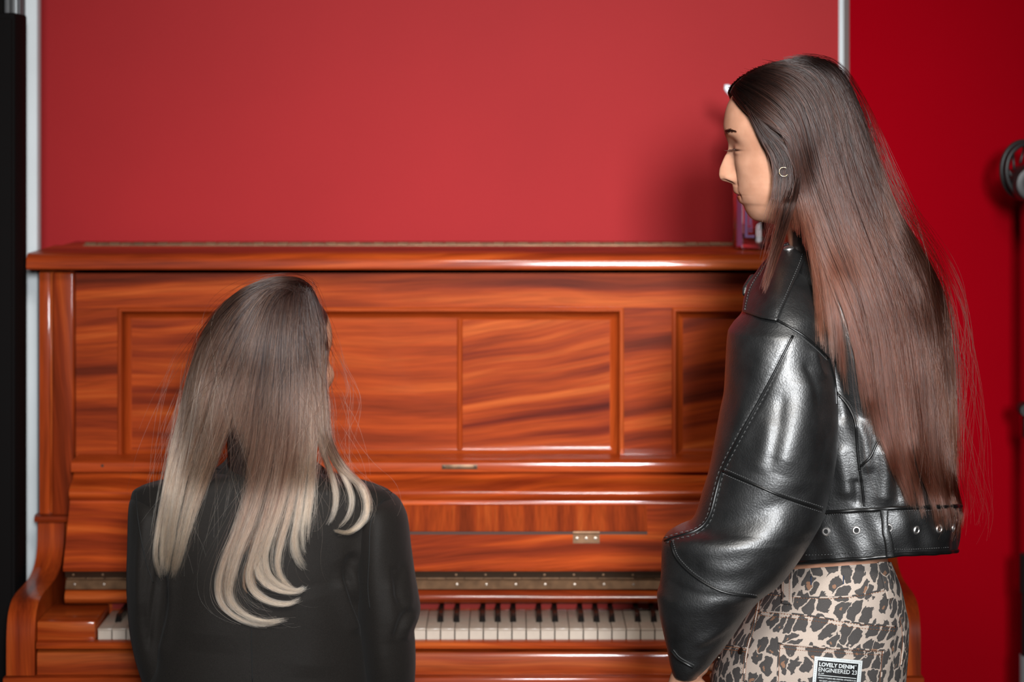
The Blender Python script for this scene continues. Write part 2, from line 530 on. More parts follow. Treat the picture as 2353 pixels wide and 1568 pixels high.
# long fallboard hinge
fh = MB().prism([(4.112, 0.7628), (4.124, 0.778), (4.1265, 0.7765), (4.1145, 0.7615)], -0.754, mir(-0.754)).build('fallboard_hinge', M_BRASS, pno)
MB().prism([(4.1145, 0.7815), (4.110, 0.793), (4.1215, 0.796), (4.126, 0.7815)], -0.754, mir(-0.754)).build('hinge_leaf', M_BRASS_D, fh)  # shadow under the fallboard is put into this leaf's darker colour
k = MB()
x = -0.752; i = 0
while x < mir(-0.752) - 0.03:
    k.tube([(x + 0.0008, 4.120, 0.7795), (x + 0.0312, 4.120, 0.7795)], 0.0026 if i % 2 else 0.0022, 8)
    x += 0.032; i += 1
k.build('hinge_barrel', M_BRASS, fh, kind='stuff')
for i in range(22):
    xs = XW(172, 4.12) + i * 0.0497
    if i in (8, 9, 10, 12) or xs > mir(-0.745):
        continue
    MB().lathe([(0.0, -0.001), (0.0020, -0.0006), (0.0024, 0.001)], (xs, 4.1165, 0.7696), 10, 'Y').build('screw', M_SCREW, fh)
    MB().lathe([(0.0, -0.001), (0.0020, -0.0006), (0.0024, 0.001)], (xs - 0.0015, 4.1125, 0.7868), 10, 'Y').build('screw', M_BRASS, fh)
# ledge under the panels
MB().prism([(4.262, 0.9480), (4.187, 0.9480), (4.184, 0.9500), (4.1835, 0.958), (4.185, 0.965), (4.191, 0.9685), (4.262, 0.970)], -0.757, mir(-0.757)).build('ledge', wood(0, 27, contrast=0.5, bright=1.15), pno)
lk = MB().box(XW(1015, 4.183), XW(1097, 4.183), 4.1820, 4.186, ZW(1079, 4.183), ZW(1068, 4.183), 0.0005).build('lock_plate', M_BRASS, pno)
for px in (1020, 1092):
    MB().lathe([(0, -0.001), (0.003, -0.0005), (0.003, 0.001)], (XW(px, 4.182), 4.182, ZW(1073, 4.182)), 10, 'Y').build('screw', M_BRASS_D, lk)
MB().lathe([(0, -0.0004), (0.0026, -0.0004), (0.0026, 0.001)], (XW(235, 4.183), 4.1835, ZW(1071, 4.183)), 10, 'Y').build('peg_hole', M_BRASS_D, pno)
# upper frame with three panelled openings
YF = 4.262
fx = lambda px: XW(px, YF)
zt, zb = ZW(628, YF), 0.965
op = [(272, 600), (710, 1432), (1545, 1870)]
zo = ZW(708, YF)
MB().box(-0.7625, mir(-0.7625), YF, YF + 0.032, zo, zt, 0.0).build('top_rail', wood(1, 30, contrast=1.0, freq=1.0), pno)
edges = [(-0.7625, fx(272)), (fx(600), fx(710)), (fx(1432), fx(1545)), (fx(1870), mir(-0.7625))]
for i, (a, b) in enumerate(edges):
    MB().box(a, b, YF, YF + 0.032, zb - 0.01, zo, 0.0).build('panel_stile', wood(3, 31 + i, contrast=1.0), pno)


def moulding(x0, x1, z0, z1, mats, parent):
    """mitred picture-frame moulding round a recess: bead, then a cove falling to the panel; no bottom bead"""
    prof = [(-0.0010, 0.0), (-0.0010, -0.003), (0.0012, -0.0052), (0.0050, -0.0052), (0.0068, -0.0032), (0.0070, 0.000), (0.0078, 0.010), (0.0105, 0.0165), (0.0155, 0.0205), (0.0205, 0.0222), (0.0225, 0.0225), (0.0228, 0.027)]
    def loop(d, y):
        return [(x0 + d, YF + y, z0 + d), (x0 + d, YF + y, z1 - d), (x1 - d, YF + y, z1 - d), (x1 - d, YF + y, z0 + d)]
    rings = [loop(d, y) for d, y in prof]
    for side, nm in ((0, 'Z'), (1, 'X'), (2, 'Z'), (3, 'X')):
        V, F = [], []
        for r in rings:
            V += [r[side], r[(side + 1) % 4]]
        for i in range(len(rings) - 1):
            F.append((2 * i, 2 * i + 1, 2 * i + 3, 2 * i + 2))
        mesh('panel_moulding', V, F, wood(0, 40 + side, nm, 0.5, 1.0), parent, autosmooth=38)


for i, (a, b) in enumerate(op):
    xa, xb = fx(a), fx(b)
    z0 = ZW(1062, YF)
    moulding(xa, xb, z0, zo, None, pno)
    ang = (0, 0, -6)[i]
    if i == 1:
        xm = fx(1056)
        MB().box(xa + 0.02, xm, YF + 0.0218, YF + 0.03, z0 + 0.018, zo - 0.018).build('panel', wood(0.5, 50, contrast=0.75, bright=1.05, freq=0.8), pno)
        MB().box(xm, xb - 0.02, YF + 0.0226, YF + 0.03, z0 + 0.018, zo - 0.018).build('panel', wood(11, 51.3, contrast=1.35, freq=0.9), pno)
        MB().tube([(xm, YF + 0.0215, z0 + 0.019), (xm, YF + 0.0215, zo - 0.0205)], 0.0048, 12).build('centre_bead', wood(0, 52, 'Z', 0.4, 0.95), pno)
    else:
        MB().box(xa + 0.02, xb - 0.02, YF + 0.0218, YF + 0.03, z0 + 0.018, zo - 0.018).build('panel', wood((2, 0, 10)[i], 53 + i, contrast=1.1), pno)
# keys
KX0, KP, KY = -0.6805, 0.023462, 4.0


def white_key_mesh():
    w = KP - 0.0011
    m = MB()
    m.box(0, w, KY, KY + 0.15, 0.7165, 0.7200, 0.0006, 2)
    o = m.build('white_key', M_IVORY, pno)
    f = MB().box(0.0004, w - 0.0004, KY + 0.0012, KY + 0.15, 0.698, 0.7165, 0.0003, 1).build('key_front', M_KEYFRONT, o)
    return o, f


wk, wf = white_key_mesh()
base_x = wk.location.x
letters = 'ABCDEFG'
bk = None
for i in range(52):
    if i == 0:
        o, f = wk, wf
    else:
        o = wk.copy(); COL.objects.link(o); o.parent = pno
        f = wf.copy(); COL.objects.link(f); f.parent = o
    o.location = (KX0 + i * KP + 0.0005, 0, ((i * 37) % 5 - 2) * 0.00012)
    ch = letters[i % 7]
    if ch in 'ACDFG' and i < 51:
        xb = KX0 + (i + 1) * KP + {'A': 0.0022, 'C': -0.0016, 'D': 0.0016, 'F': -0.0022, 'G': 0.0}[ch]
        if bk is None:
            w2 = 0.0052
            V = []
            for (y, hw, z) in ((4.050, w2, 0.7195), (4.0515, w2, 0.7215), (4.061, w2 - 0.0009, 0.7312), (4.066, w2 - 0.001, 0.7320), (4.150, w2 - 0.001, 0.7320)):
                V += [(-hw - 0.0003, y, 0.7190), (-hw, y, z - 0.0010), (-hw + 0.0010, y, z), (hw - 0.0010, y, z), (hw, y, z - 0.0010), (hw + 0.0003, y, 0.7190)]
            F = [(0, 1, 2, 3, 4, 5)]
            for r in range(4):
                for c in range(5):
                    F.append((r * 6 + c, r * 6 + c + 1, r * 6 + c + 7, r * 6 + c + 6))
            bk = mesh('black_key', V, F, M_EBONY, pno, autosmooth=40)
            bk.data.flip_normals()
            q = bk
        else:
            q = bk.copy(); COL.objects.link(q); q.parent = pno
        q.location = (xb, 0, 0)
# ------------------------------------------------------------------ people: shared tools
CAMP = np.array([0, 0, CH])


def grid_faces(nr, nc, wrap=True):
    i, j = np.meshgrid(np.arange(nr - 1), np.arange(nc if wrap else nc - 1), indexing='ij')
    k = (j + 1) % nc
    return np.stack([i * nc + j, i * nc + k, (i + 1) * nc + k, (i + 1) * nc + j], -1).reshape(-1, 4)


def project(V):
    V = np.asarray(V)
    return CX + FPX * V[..., 0] / V[..., 1], HY + FPX * (CH - V[..., 2]) / V[..., 1]


def poly_dist(px, py, pts, n=60):
    q = spline(np.asarray(pts, float), n)
    best = np.full(px.shape, 1e9); tt = np.zeros(px.shape)
    sd = np.zeros(px.shape)
    for k in range(n - 1):
        a, b = q[k], q[k + 1]
        d = b - a; L = d @ d + 1e-9
        t = np.clip(((px - a[0]) * d[0] + (py - a[1]) * d[1]) / L, 0, 1)
        ex, ey = px - a[0] - t * d[0], py - a[1] - t * d[1]
        r = np.hypot(ex, ey)
        m = r < best
        best = np.where(m, r, best); tt = np.where(m, (k + t) / (n - 1), tt)
        sd = np.where(m, np.sign(d[0] * ey - d[1] * ex), sd)
    return best, tt, sd


def stack_verts(rows, nr, nc, e=2.0, cone=False):
    """solid of stacked horizontal super-ellipses; row = (py, left px, right px, Y, half depth)"""
    R = np.asarray(rows, float)
    py = np.linspace(R[0, 0], R[-1, 0], nr)
    xl, xr, Yc, d = (smooth_interp(py, R[:, 0], R[:, k]) for k in (1, 2, 3, 4))
    a = np.linspace(0, 2 * np.pi, nc, endpoint=False)
    ca, sa = np.cos(a), np.sin(a)
    ca = np.sign(ca) * np.abs(ca) ** (2 / e); sa = np.sign(sa) * np.abs(sa) ** (2 / e)
    X0, X1 = XW(xl, Yc), XW(xr, Yc)
    V = np.empty((nr, nc, 3))
    V[..., 0] = ((X0 + X1) / 2)[:, None] + ((X1 - X0) / 2)[:, None] * ca
    V[..., 1] = Yc[:, None] + d[:, None] * sa
    V[..., 2] = ZW(py[:, None], np.minimum(V[..., 1], Yc[:, None])) if cone else ZW(py, Yc)[:, None]
    return V


def close_grid(V, top=0.0, bottom=0.0, nring=4):
    """add shrinking rings and end points so that the solid is closed"""
    nr, nc, _ = V.shape
    def ends(ring, h, sgn):
        c = ring.mean(0)
        out = []
        for k in range(1, nring + 1):
            s = math.cos(math.pi / 2 * k / (nring + 0.6))
            r = c + (ring - c) * s
            r[:, 2] += sgn * h * math.sin(math.pi / 2 * k / (nring + 0.6))
            out.append(r)
        return out, c + np.array([0, 0, sgn * h])
    tr, tc = ends(V[0], top, 1)
    br, bc = ends(V[-1], bottom, -1)
    G = np.concatenate([np.array(tr[::-1]), V, np.array(br)], 0)
    n = G.shape[0]
    F = grid_faces(n, nc).tolist()
    P_ = np.vstack([G.reshape(-1, 3), tc[None], bc[None]])
    ti, bi = n * nc, n * nc + 1
    for j in range(nc):
        F.append([ti, (j + 1) % nc, j])
        F.append([bi, (n - 1) * nc + j, (n - 1) * nc + (j + 1) % nc])
    return P_, F, nring


def grid_normals(V):
    du = np.roll(V, -1, 1) - np.roll(V, 1, 1)
    dv = np.gradient(V, axis=0)
    n = np.cross(du, dv)
    n /= np.linalg.norm(n, axis=-1)[..., None] + 1e-12
    c = V.mean(1, keepdims=True)
    s = np.sign((n * (V - c)).sum(-1).mean())
    return n * s


def folds(V, creases, seed=0, noise=0.0, nscale=9.0):
    """push the near side in and out along creases drawn in the frontal view: (points, width px, height m, sharp)"""
    N = grid_normals(V)
    px, py = project(V)
    to = CAMP - V
    to /= np.linalg.norm(to, axis=-1)[..., None]
    w = np.clip((N * to).sum(-1) * 1.6, 0, 1)
    D = np.zeros(px.shape)
    for pts, wd, h, sharp in creases:
        d, t, s = poly_dist(px, py, pts)
        fade = np.clip(np.minimum(t, 1 - t) * 6 + 0.15, 0, 1)
        if sharp > 0:      # one flank steep, the other long
            ww = np.where(s > 0, wd * sharp, wd)
        elif sharp < 0:
            ww = np.where(s < 0, wd * -sharp, wd)
        else:
            ww = wd
        D += h * fade * np.exp(-(d / ww) ** 2)
    if noise:
        rng = np.random.default_rng(seed)
        f = np.zeros(px.shape)
        for k in range(14):
            th = rng.uniform(0, np.pi); fr = rng.uniform(0.4, 1.6) * nscale / 1000
            f += np.sin((px * np.cos(th) + py * np.sin(th)) * fr * 2 * np.pi / 3 + rng.uniform(0, 6)) / 14
        D += noise * f * 2
        w = np.maximum(w, 0.0)
    return V + N * (D * w)[..., None]


def bvh_of(objs):
    vs, fs, n = [], [], 0
    for o in objs:
        base = ORG[o.name]
        co = np.empty(len(o.data.vertices) * 3, np.float32)
        o.data.vertices.foreach_get('co', co)
        co = co.reshape(-1, 3) + base
        vs += co.tolist()
        fs += [[i + n for i in p.vertices] for p in o.data.polygons]
        n += len(co)
    return BVHTree.FromPolygons(vs, fs)


def hit(bvh, px, py, off=0.0):
    d = Vector(((px - CX) / FPX, 1.0, -(py - HY) / FPX)).normalized()
    loc, nor, _, _ = bvh.ray_cast(Vector(CAMP), d)
    if loc is None:
        return None, None
    if nor.dot(d) > 0:
        nor = -nor
    return np.array(loc + nor * off), np.array(nor)


def path_on(bvh, pts, n, off=0.0):
    q = spline(pts, n)
    out, nor = [], []
    for a in q:
        p, m = hit(bvh, a[0], a[1], off)
        if p is not None and out and p[1] < out[-1][1] - 0.05:
            out, nor = [], []
        if p is not None and (not out or abs(p[1] - out[-1][1]) < 0.05):
            out.append(p); nor.append(m)
    return np.array(out), np.array(nor)


def seam(bvh, pts, parent, mat, r=0.0016, n=50, off=0.0002, name='seam', stitch=None, smat=None, sidepx=5, skip=2):
    p, m = path_on(bvh, pts, n, off)
    if len(p) < 3:
        print('SEAM MISSED', pts[0]); return None
    k = np.ones(5) / 5
    if len(p) > 8:
        p[2:-2] = np.stack([np.convolve(p[:, i], k, 'valid') for i in range(3)], 1)
    V, F = tube_vf(p, r, 6)
    o = mesh(name, V, F, mat, parent)
    for side in (stitch or ()):
        q = spline(pts, int(n * 2.4))
        t = np.gradient(q, axis=0); t /= np.linalg.norm(t, axis=1)[:, None]
        q = q + np.stack([-t[:, 1], t[:, 0]], 1) * side * sidepx
        V, F = [], []
        for i in range(0, len(q) - skip, skip + 1):
            a, na = hit(bvh, *q[i], 0.0004); b, nb = hit(bvh, *q[i + skip - 0], 0.0004)
            if a is None or b is None or abs(a[1] - b[1]) > 0.02:
                continue
            v, f = tube_vf([a, (a + b) / 2 + na * 0.0004, b], 0.00042, 4)
            F += [tuple(x + len(V) for x in ff) for ff in f]; V += list(v)
        if V:
            mesh('stitching', V, F, smat, parent, kind='stuff')
    return o


def limb(pts, radii, n=24, seg=16):
    """tapered round limb with rounded ends, as (verts, faces)"""
    p = spline(pts, n)
    s = np.linspace(0, 1, len(pts))
    q = np.asarray(pts, float)
    d = np.r_[0, np.cumsum(np.linalg.norm(np.diff(q, axis=0), axis=1))]; d /= d[-1]
    r = smooth_interp(np.linspace(0, 1, n), d, radii)
    t0 = (p[0] - p[1]) / np.linalg.norm(p[0] - p[1]); t1 = (p[-1] - p[-2]) / np.linalg.norm(p[-1] - p[-2])
    A, ra, B, rb = [], [], [], []
    for k in range(1, 5):
        a = math.pi / 2 * k / 4.3
        A.append(p[0] + t0 * r[0] * math.sin(a)); ra.append(r[0] * math.cos(a))
        B.append(p[-1] + t1 * r[-1] * math.sin(a)); rb.append(r[-1] * math.cos(a))
    P_ = np.vstack([A[::-1], p, B]); R_ = np.r_[ra[::-1], r, rb]
    return tube_vf(P_, R_, seg)


def union(parts, name):
    """one closed surface out of overlapping closed solids [(verts, faces)]"""
    obs = []
    for i, (V, F) in enumerate(parts):
        me = bpy.data.meshes.new('u')
        me.from_pydata([tuple(map(float, v)) for v in V], [], [tuple(map(int, f)) for f in F])
        bm = bmesh.new(); bm.from_mesh(me)
        bmesh.ops.triangulate(bm, faces=bm.faces)
        bmesh.ops.recalc_face_normals(bm, faces=bm.faces)
        bm.to_mesh(me); bm.free()
        o = bpy.data.objects.new('u', me); COL.objects.link(o); obs.append(o)
    a = obs[0]
    for b in obs[1:]:
        m = a.modifiers.new('b', 'BOOLEAN'); m.operation = 'UNION'; m.object = b; m.solver = 'MANIFOLD'
    dg = bpy.context.evaluated_depsgraph_get()
    me = bpy.data.meshes.new_from_object(a.evaluated_get(dg))
    me.name = name
    for o in obs:
        bpy.data.objects.remove(o)
    return me


# ------------------------------------------------------------------ the head, in head units (px of the standing figure: f forward, s to the left, u up)
HK = 3.42 / FPX
HT = np.array([  # row, face front without nose and lips, front with them, back of head, half width
    [152, 1820, 1820, 1842, 12], [156, 1790, 1790, 1872, 40], [165, 1757, 1757, 1900, 68], [185, 1719, 1719, 1928, 92], [210, 1691, 1691, 1947, 108],
    [240, 1672, 1672, 1960, 118], [265, 1665, 1665, 1965, 123], [290, 1663.5, 1662.5, 1966, 126], [301, 1665, 1664, 1966, 126.5],
    [318, 1671, 1669, 1964, 126], [330, 1677, 1673, 1962, 125.5], [338, 1681, 1673.5, 1960, 125], [347, 1684, 1672.5, 1958, 124], [360, 1686.5, 1665.5, 1955, 122],
    [376, 1688, 1658.5, 1950, 120.5], [392, 1689.5, 1653.3, 1945, 118], [402, 1690, 1652.6, 1942, 116.5], [410, 1690.3, 1654.5, 1940, 115], [416, 1690.5, 1660, 1939, 114],
    [419.5, 1690.7, 1672, 1938, 113.5], [423, 1691, 1681, 1938, 113], [430, 1691.5, 1683.5, 1938, 112], [440, 1693, 1685.5, 1938, 110], [445, 1694, 1688.5, 1938, 108.8],
    [448, 1695, 1693.5, 1938, 108], [451, 1695.5, 1693, 1938, 107], [457, 1697.5, 1695, 1938, 105.5], [465, 1701, 1698.5, 1940, 103], [471, 1706, 1707, 1942, 101],
    [485, 1713.5, 1713.5, 1946, 97], [497, 1721.5, 1721.5, 1950, 92], [504, 1729, 1729, 1954, 88.5], [508, 1738, 1738, 1957, 85], [511, 1752, 1752, 1960, 82],
    [514, 1772, 1772, 1962, 80], [520, 1794, 1794, 1966, 80], [532, 1806, 1806, 1972, 82], [560, 1811, 1811, 1985, 84], [600, 1812, 1812, 2000, 92], [640, 1815, 1815, 2015, 110]])


def head_grid(nc=300, cheek=0.0):
    py = np.unique(np.concatenate([152 + 60 * (np.linspace(0, 1, 26) ** 2), np.arange(212, 300, 2.2), np.arange(300, 516, 1.15), np.arange(516, 641, 5)]))
    fb, ff, bk, hw = (smooth_interp(py, HT[:, 0], HT[:, k]) for k in (1, 2, 3, 4))
    th = np.linspace(-np.pi, np.pi, nc, endpoint=False)
    th = th - 0.62 * np.sin(th)                         # more columns over the face
    cy = (fb + bk) / 2; hl = (bk - fb) / 2
    c, s = np.cos(th), np.sin(th)
    # faces are flatter in front, skulls rounder behind
    ef = 2.25
    cc = np.where(c > 0, np.abs(c) ** (2 / ef), -np.abs(c) ** (2 / 2.05)); ss = np.sign(s) * np.abs(s) ** (2 / 2.12)
    F = (1815 - cy)[:, None] + hl[:, None] * cc[None]
    S = hw[:, None] * ss[None]
    U = np.repeat((340 - py)[:, None], nc, 1)
    PY = np.repeat(py[:, None], nc, 1)
    front = np.clip(c, 0, 1)[None] ** 0.5
    ex = (fb - ff)[:, None]
    # jaw: the lower face narrows towards the chin
    jaw = np.interp(py, [400, 450, 490, 508, 520], [0, 0.05, 0.15, 0.22, 0.0])[:, None]
    S = S * (1 - jaw * np.clip(c, 0, 1)[None])
    # nose and lips, narrow ridges on the face
    wn = np.interp(py, [290, 318, 347, 380, 402, 416, 424, 430, 448, 466, 475], [60, 17, 14.5, 15.5, 18, 18, 15, 26, 34, 30, 40])[:, None]
    en = np.interp(py, [290, 330, 350, 412, 424, 440], [2, 2.2, 2.4, 2.4, 2, 2])[:, None]
    F = F + ex * np.exp(-np.abs(S / wn) ** en) * front
    G = lambda s0, y0, ws, wy: np.exp(-((np.abs(S) - s0) / ws) ** 2 - ((PY - y0) / wy) ** 2) * front
    F += 12.0 * G(21, 408, 8.5, 9.5)                    # wings of the nose
    F -= 5.5 * G(31, 400, 6, 16) + 2.0 * G(34, 425, 8, 14)   # crease beside them
    nos = np.exp(-((np.abs(S) - 11) / 6) ** 2 - ((PY - 417.5) / 3.4) ** 2) * front
    U = U + 7.0 * nos
    F -= 5 * nos
    F -= 12 * G(50, 333, 24, 17)                        # eye sockets
    F += 9.5 * G(52, 339, 19, 11.5)                     # lids over the eyeball
    F += 4.0 * G(50, 306, 26, 8)                        # brow
    F -= 2.6 * G(52, 345.5, 22, 2.4)                    # lash line
    F += 1.8 * G(50, 352, 20, 4)
    F += 4.5 * G(66, 378, 26, 24)                       # cheek
    full = np.exp(-((np.abs(S) - 78) / 38) ** 2 - ((PY - 388) / 38) ** 2) * front
    F += cheek * full
    S = S + np.sign(S) * cheek * 0.4 * full
    F -= 3.0 * np.exp(-(S / 30) ** 4 - ((PY - 448.5) / 2.2) ** 2) * front   # mouth
    F -= 2.0 * np.exp(-(S / 5) ** 2 - ((PY - 431) / 6) ** 2) * front        # philtrum
    F -= 4.0 * G(37, 450, 7, 8)
    return F, S, U, PY, front


def head_mesh(origin, fdir, sdir, k, neck=0.0, cheek=0.0):
    F, S, U, PY, front = head_grid(cheek=cheek)
    F = F + neck * np.clip((PY - 470) / 150, 0, 1)
    V = (np.asarray(origin)[None, None] + (F * k)[..., None] * np.asarray(fdir) + (S * k)[..., None] * np.asarray(sdir) + (U * k)[..., None] * np.array([0, 0, 1.0]))
    P_, Fc, nring = close_grid(V, 0.0012, 0.01, 2)
    return P_, Fc


def ear_solid(origin, fdir, sdir, k, side):
    """a simple outer ear: rim, bowl and lobe, grown from a squashed ball"""
    n, m = 20, 28
    V = []
    for i in range(n):
        t = math.pi * (i + 0.5) / n
        for j in range(m):
            p = 2 * math.pi * j / m
            f, u, s = math.sin(t) * math.cos(p), math.sin(t) * math.sin(p), math.cos(t)
            r = math.hypot(f, u)
            bowl = 0.55 * math.exp(-((r - 0.35) / 0.33) ** 2) if s > 0 else 0
            w = 24 * (1 - 0.25 * max(0, -u)) 
            ff = f * w - 0.25 * u * 48
            uu = u * 48
            sx = (s * (7 + 7 * (r > 0.6)) - bowl * 9) + 8 + 6 * max(0, -f)
            V.append(np.asarray(origin) + (ff + (1815 - 1822)) * k * np.asarray(fdir) + side * (sx + 112) * k * np.asarray(sdir) + np.array([0, 0, (340 - 352 + uu) * k]))
    F = grid_faces(n, m).tolist()
    V.append(np.mean(V[:m], 0)); V.append(np.mean(V[(n - 1) * m:n * m], 0))
    for j in range(m):
        F.append([n * m, (j + 1) % m, j]); F.append([n * m + 1, (n - 1) * m + j, (n - 1) * m + (j + 1) % m])
    return np.array(V), F


def skin_material():
    m, t, b = nt('skin')
    at = node(t, 'ShaderNodeAttribute', attribute_name='tint')
    tc = node(t, 'ShaderNodeTexCoord')
    n = node(t, 'ShaderNodeTexNoise', i_Scale=45.0, i_Detail=5.0)
    t.links.new(tc.outputs['Object'], n.inputs['Vector'])
    r = ramp(t, [(0.3, (0.48, 0.232, 0.143)), (0.7, (0.585, 0.305, 0.198))])
    t.links.new(n.outputs['Fac'], r.inputs['Fac'])
    mx = node(t, 'ShaderNodeMix', data_type='RGBA', blend_type='MULTIPLY')
    mx.inputs['Factor'].default_value = 1.0
    t.links.new(r.outputs['Color'], mx.inputs['A']); t.links.new(at.outputs['Color'], mx.inputs['B'])
    t.links.new(mx.outputs['Result'], b.inputs['Base Color'])
    b.inputs['Roughness'].default_value = 0.48
    b.inputs['Specular IOR Level'].default_value = 0.38
    b.inputs['Subsurface Weight'].default_value = 0.12
    b.inputs['Subsurface Radius'].default_value = (0.012, 0.004, 0.002)
    n2 = node(t, 'ShaderNodeTexNoise', i_Scale=900.0, i_Detail=3.0)
    t.links.new(tc.outputs['Object'], n2.inputs['Vector'])
    bp = node(t, 'ShaderNodeBump', i_Strength=0.12, i_Distance=0.0006)
    t.links.new(n2.outputs['Fac'], bp.inputs['Height']); t.links.new(bp.outputs['Normal'], b.inputs['Normal'])
    return m


M_SKIN = skin_material()


def tint_skin(me, origin, fdir, sdir, k, scalp=(0.05, 0.06, 0.08), nape=575):
    co = np.empty(len(me.vertices) * 3, np.float32); me.vertices.foreach_get('co', co)
    q = co.reshape(-1, 3).astype(float) - np.asarray(origin)
    f = q @ np.asarray(fdir) / k; s = q @ np.asarray(sdir) / k; py = 340 - q[:, 2] / k
    T = np.ones((len(q), 4))
    def blend(mask, col):
        for c in range(3):
            T[:, c] = T[:, c] * (1 - mask) + T[:, c] * col[c] * mask
    face = (f > 60)
    lip = np.clip(1.6 - 1.6 * ((np.abs(s) / 37) ** 2.2 + ((py - 451) / np.where(py < 448, 12, 16)) ** 2), 0, 1) * face
    blend(np.clip(lip * 1.5, 0, 1), (0.74, 0.46, 0.42))
    mouth = np.exp(-((py - 448.3) / 1.5) ** 2) * (np.abs(s) < 37) * face
    blend(mouth, (0.35, 0.22, 0.2))
    nost = np.exp(-((np.abs(s) - 11) / 6.5) ** 2 - ((py - 416.5) / 3.2) ** 2) * face
    blend(nost, (0.25, 0.12, 0.10))
    lid = np.exp(-((np.abs(s) - 51) / 19) ** 2 - ((py - 344.8) / 2.1) ** 2) * (f > 80)
    blend(np.clip(lid * 1.4, 0, 1), (0.10, 0.07, 0.07))
    sock = np.exp(-((np.abs(s) - 50) / 24) ** 2 - ((py - 331) / 12) ** 2) * (f > 80)
    blend(sock * 0.5, (0.75, 0.62, 0.58))
    px = 1815 - f
    hx = np.interp(py, [150, 215, 240, 270, 340, 400, 520, 560], [1600, 1688, 1712, 1742, 1782, 1806, 1816, 1816])
    sc_ = np.clip((px - hx) / 8, 0, 1) * np.clip((nape - py) / 30, 0, 1)
    ear = (np.abs(s) > 112) & (((px - 1822) / 30) ** 2 + ((py - 352) / 56) ** 2 < 1)
    blend(np.where(ear, 0, sc_), scalp)
    me.attributes.new('tint', 'FLOAT_COLOR', 'POINT').data.foreach_set('color', T.astype(np.float32).ravel())


# ------------------------------------------------------------------ hair
def hair_material(name, root, tip, p0, p1, rough=0.30, rnd=0.25, mid=None):
    m = bpy.data.materials.new(name)
    m.use_nodes = True
    t = m.node_tree
    t.nodes.remove(t.nodes['Principled BSDF'])
    h = node(t, 'ShaderNodeBsdfHairPrincipled', parametrization='COLOR')
    inf = node(t, 'ShaderNodeHairInfo')
    at_ = node(t, 'ShaderNodeAttribute', attribute_name='hair_t')
    r = ramp(t, [(p0, root), (p1, tip)] if mid is None else [(p0, root), mid, (p1, tip)])
    add_ = node(t, 'ShaderNodeMath', operation='MULTIPLY_ADD')
    add_.inputs[1].default_value = 0.35; 
    sub = node(t, 'ShaderNodeMath', operation='SUBTRACT'); sub.inputs[1].default_value = 0.5
    t.links.new(inf.outputs['Random'], sub.inputs[0]); t.links.new(sub.outputs[0], add_.inputs[0]); t.links.new(at_.outputs['Fac'], add_.inputs[2])
    t.links.new(add_.outputs[0], r.inputs['Fac'])
    vr = node(t, 'ShaderNodeMapRange'); vr.inputs['To Min'].default_value = 1 - rnd; vr.inputs['To Max'].default_value = 1 + rnd
    t.links.new(inf.outputs['Random'], vr.inputs['Value'])
    hs = node(t, 'ShaderNodeHueSaturation')
    t.links.new(vr.outputs[0], hs.inputs['Value']); t.links.new(r.outputs['Color'], hs.inputs['Color'])
    t.links.new(hs.outputs['Color'], h.inputs['Color'])
    h.inputs['Roughness'].default_value = rough
    h.inputs['Radial Roughness'].default_value = 0.45
    h.inputs['Coat'].default_value = 0.0
    out = t.nodes['Material Output']
    t.links.new(h.outputs[0], out.inputs['Surface'])
    return m


class Depth:
    """near-side depth of what lies under the hair, on a grid of viewing directions"""
    def __init__(s, x0, x1, y0, y1, fn, bvh, lift, far, step=8, blur=2, slope=0.0004):
        s.x0, s.y0, s.st = x0, y0, step
        xs = np.arange(x0, x1 + step, step); ys = np.arange(y0, y1 + step, step)
        D = np.full((len(ys), len(xs)), far)
        for i, y in enumerate(ys):
            for j, x in enumerate(xs):
                p, _ = hit(bvh, x, y)
                if p is not None and p[1] < 4.0:
                    D[i, j] = min(D[i, j], p[1] - lift)
        OB = D.copy()
        XX, YY = np.meshgrid(xs, ys)
        D = np.minimum(D, fn(XX, YY))
        for i in range(len(ys) - 2, -1, -1):         # hair leaves the head for the shoulders in a gentle slope
            D[i] = np.minimum(D[i], D[i + 1] + slope * step)
        kr = np.arange(-14, 15)
        kv = np.exp(-(kr / 5.5) ** 2); kv /= kv.sum()
        kh = np.exp(-(kr / 2.0) ** 2); kh /= kh.sum()
        pd = np.pad(D, ((14, 14), (0, 0)), 'edge')
        D = sum(kv[a] * pd[a:a + D.shape[0]] for a in range(29))
        pd = np.pad(D, ((0, 0), (14, 14)), 'edge')
        D = sum(kh[a] * pd[:, a:a + D.shape[1]] for a in range(29))
        D = np.minimum(D, np.where(OB < far - 1e-6, OB + 0.002, 9))
        s.D = D

    def __call__(s, px, py):
        u = np.clip((px - s.x0) / s.st, 0, s.D.shape[1] - 1.001); v = np.clip((py - s.y0) / s.st, 0, s.D.shape[0] - 1.001)
        i, j = v.astype(int), u.astype(int); a, b = v - i, u - j
        D = s.D
        return (1 - a) * ((1 - b) * D[i, j] + b * D[i, j + 1]) + a * ((1 - b) * D[i + 1, j] + b * D[i + 1, j + 1])


def resample_guides(G, n):
    return np.array([spline(g, n) for g in G])


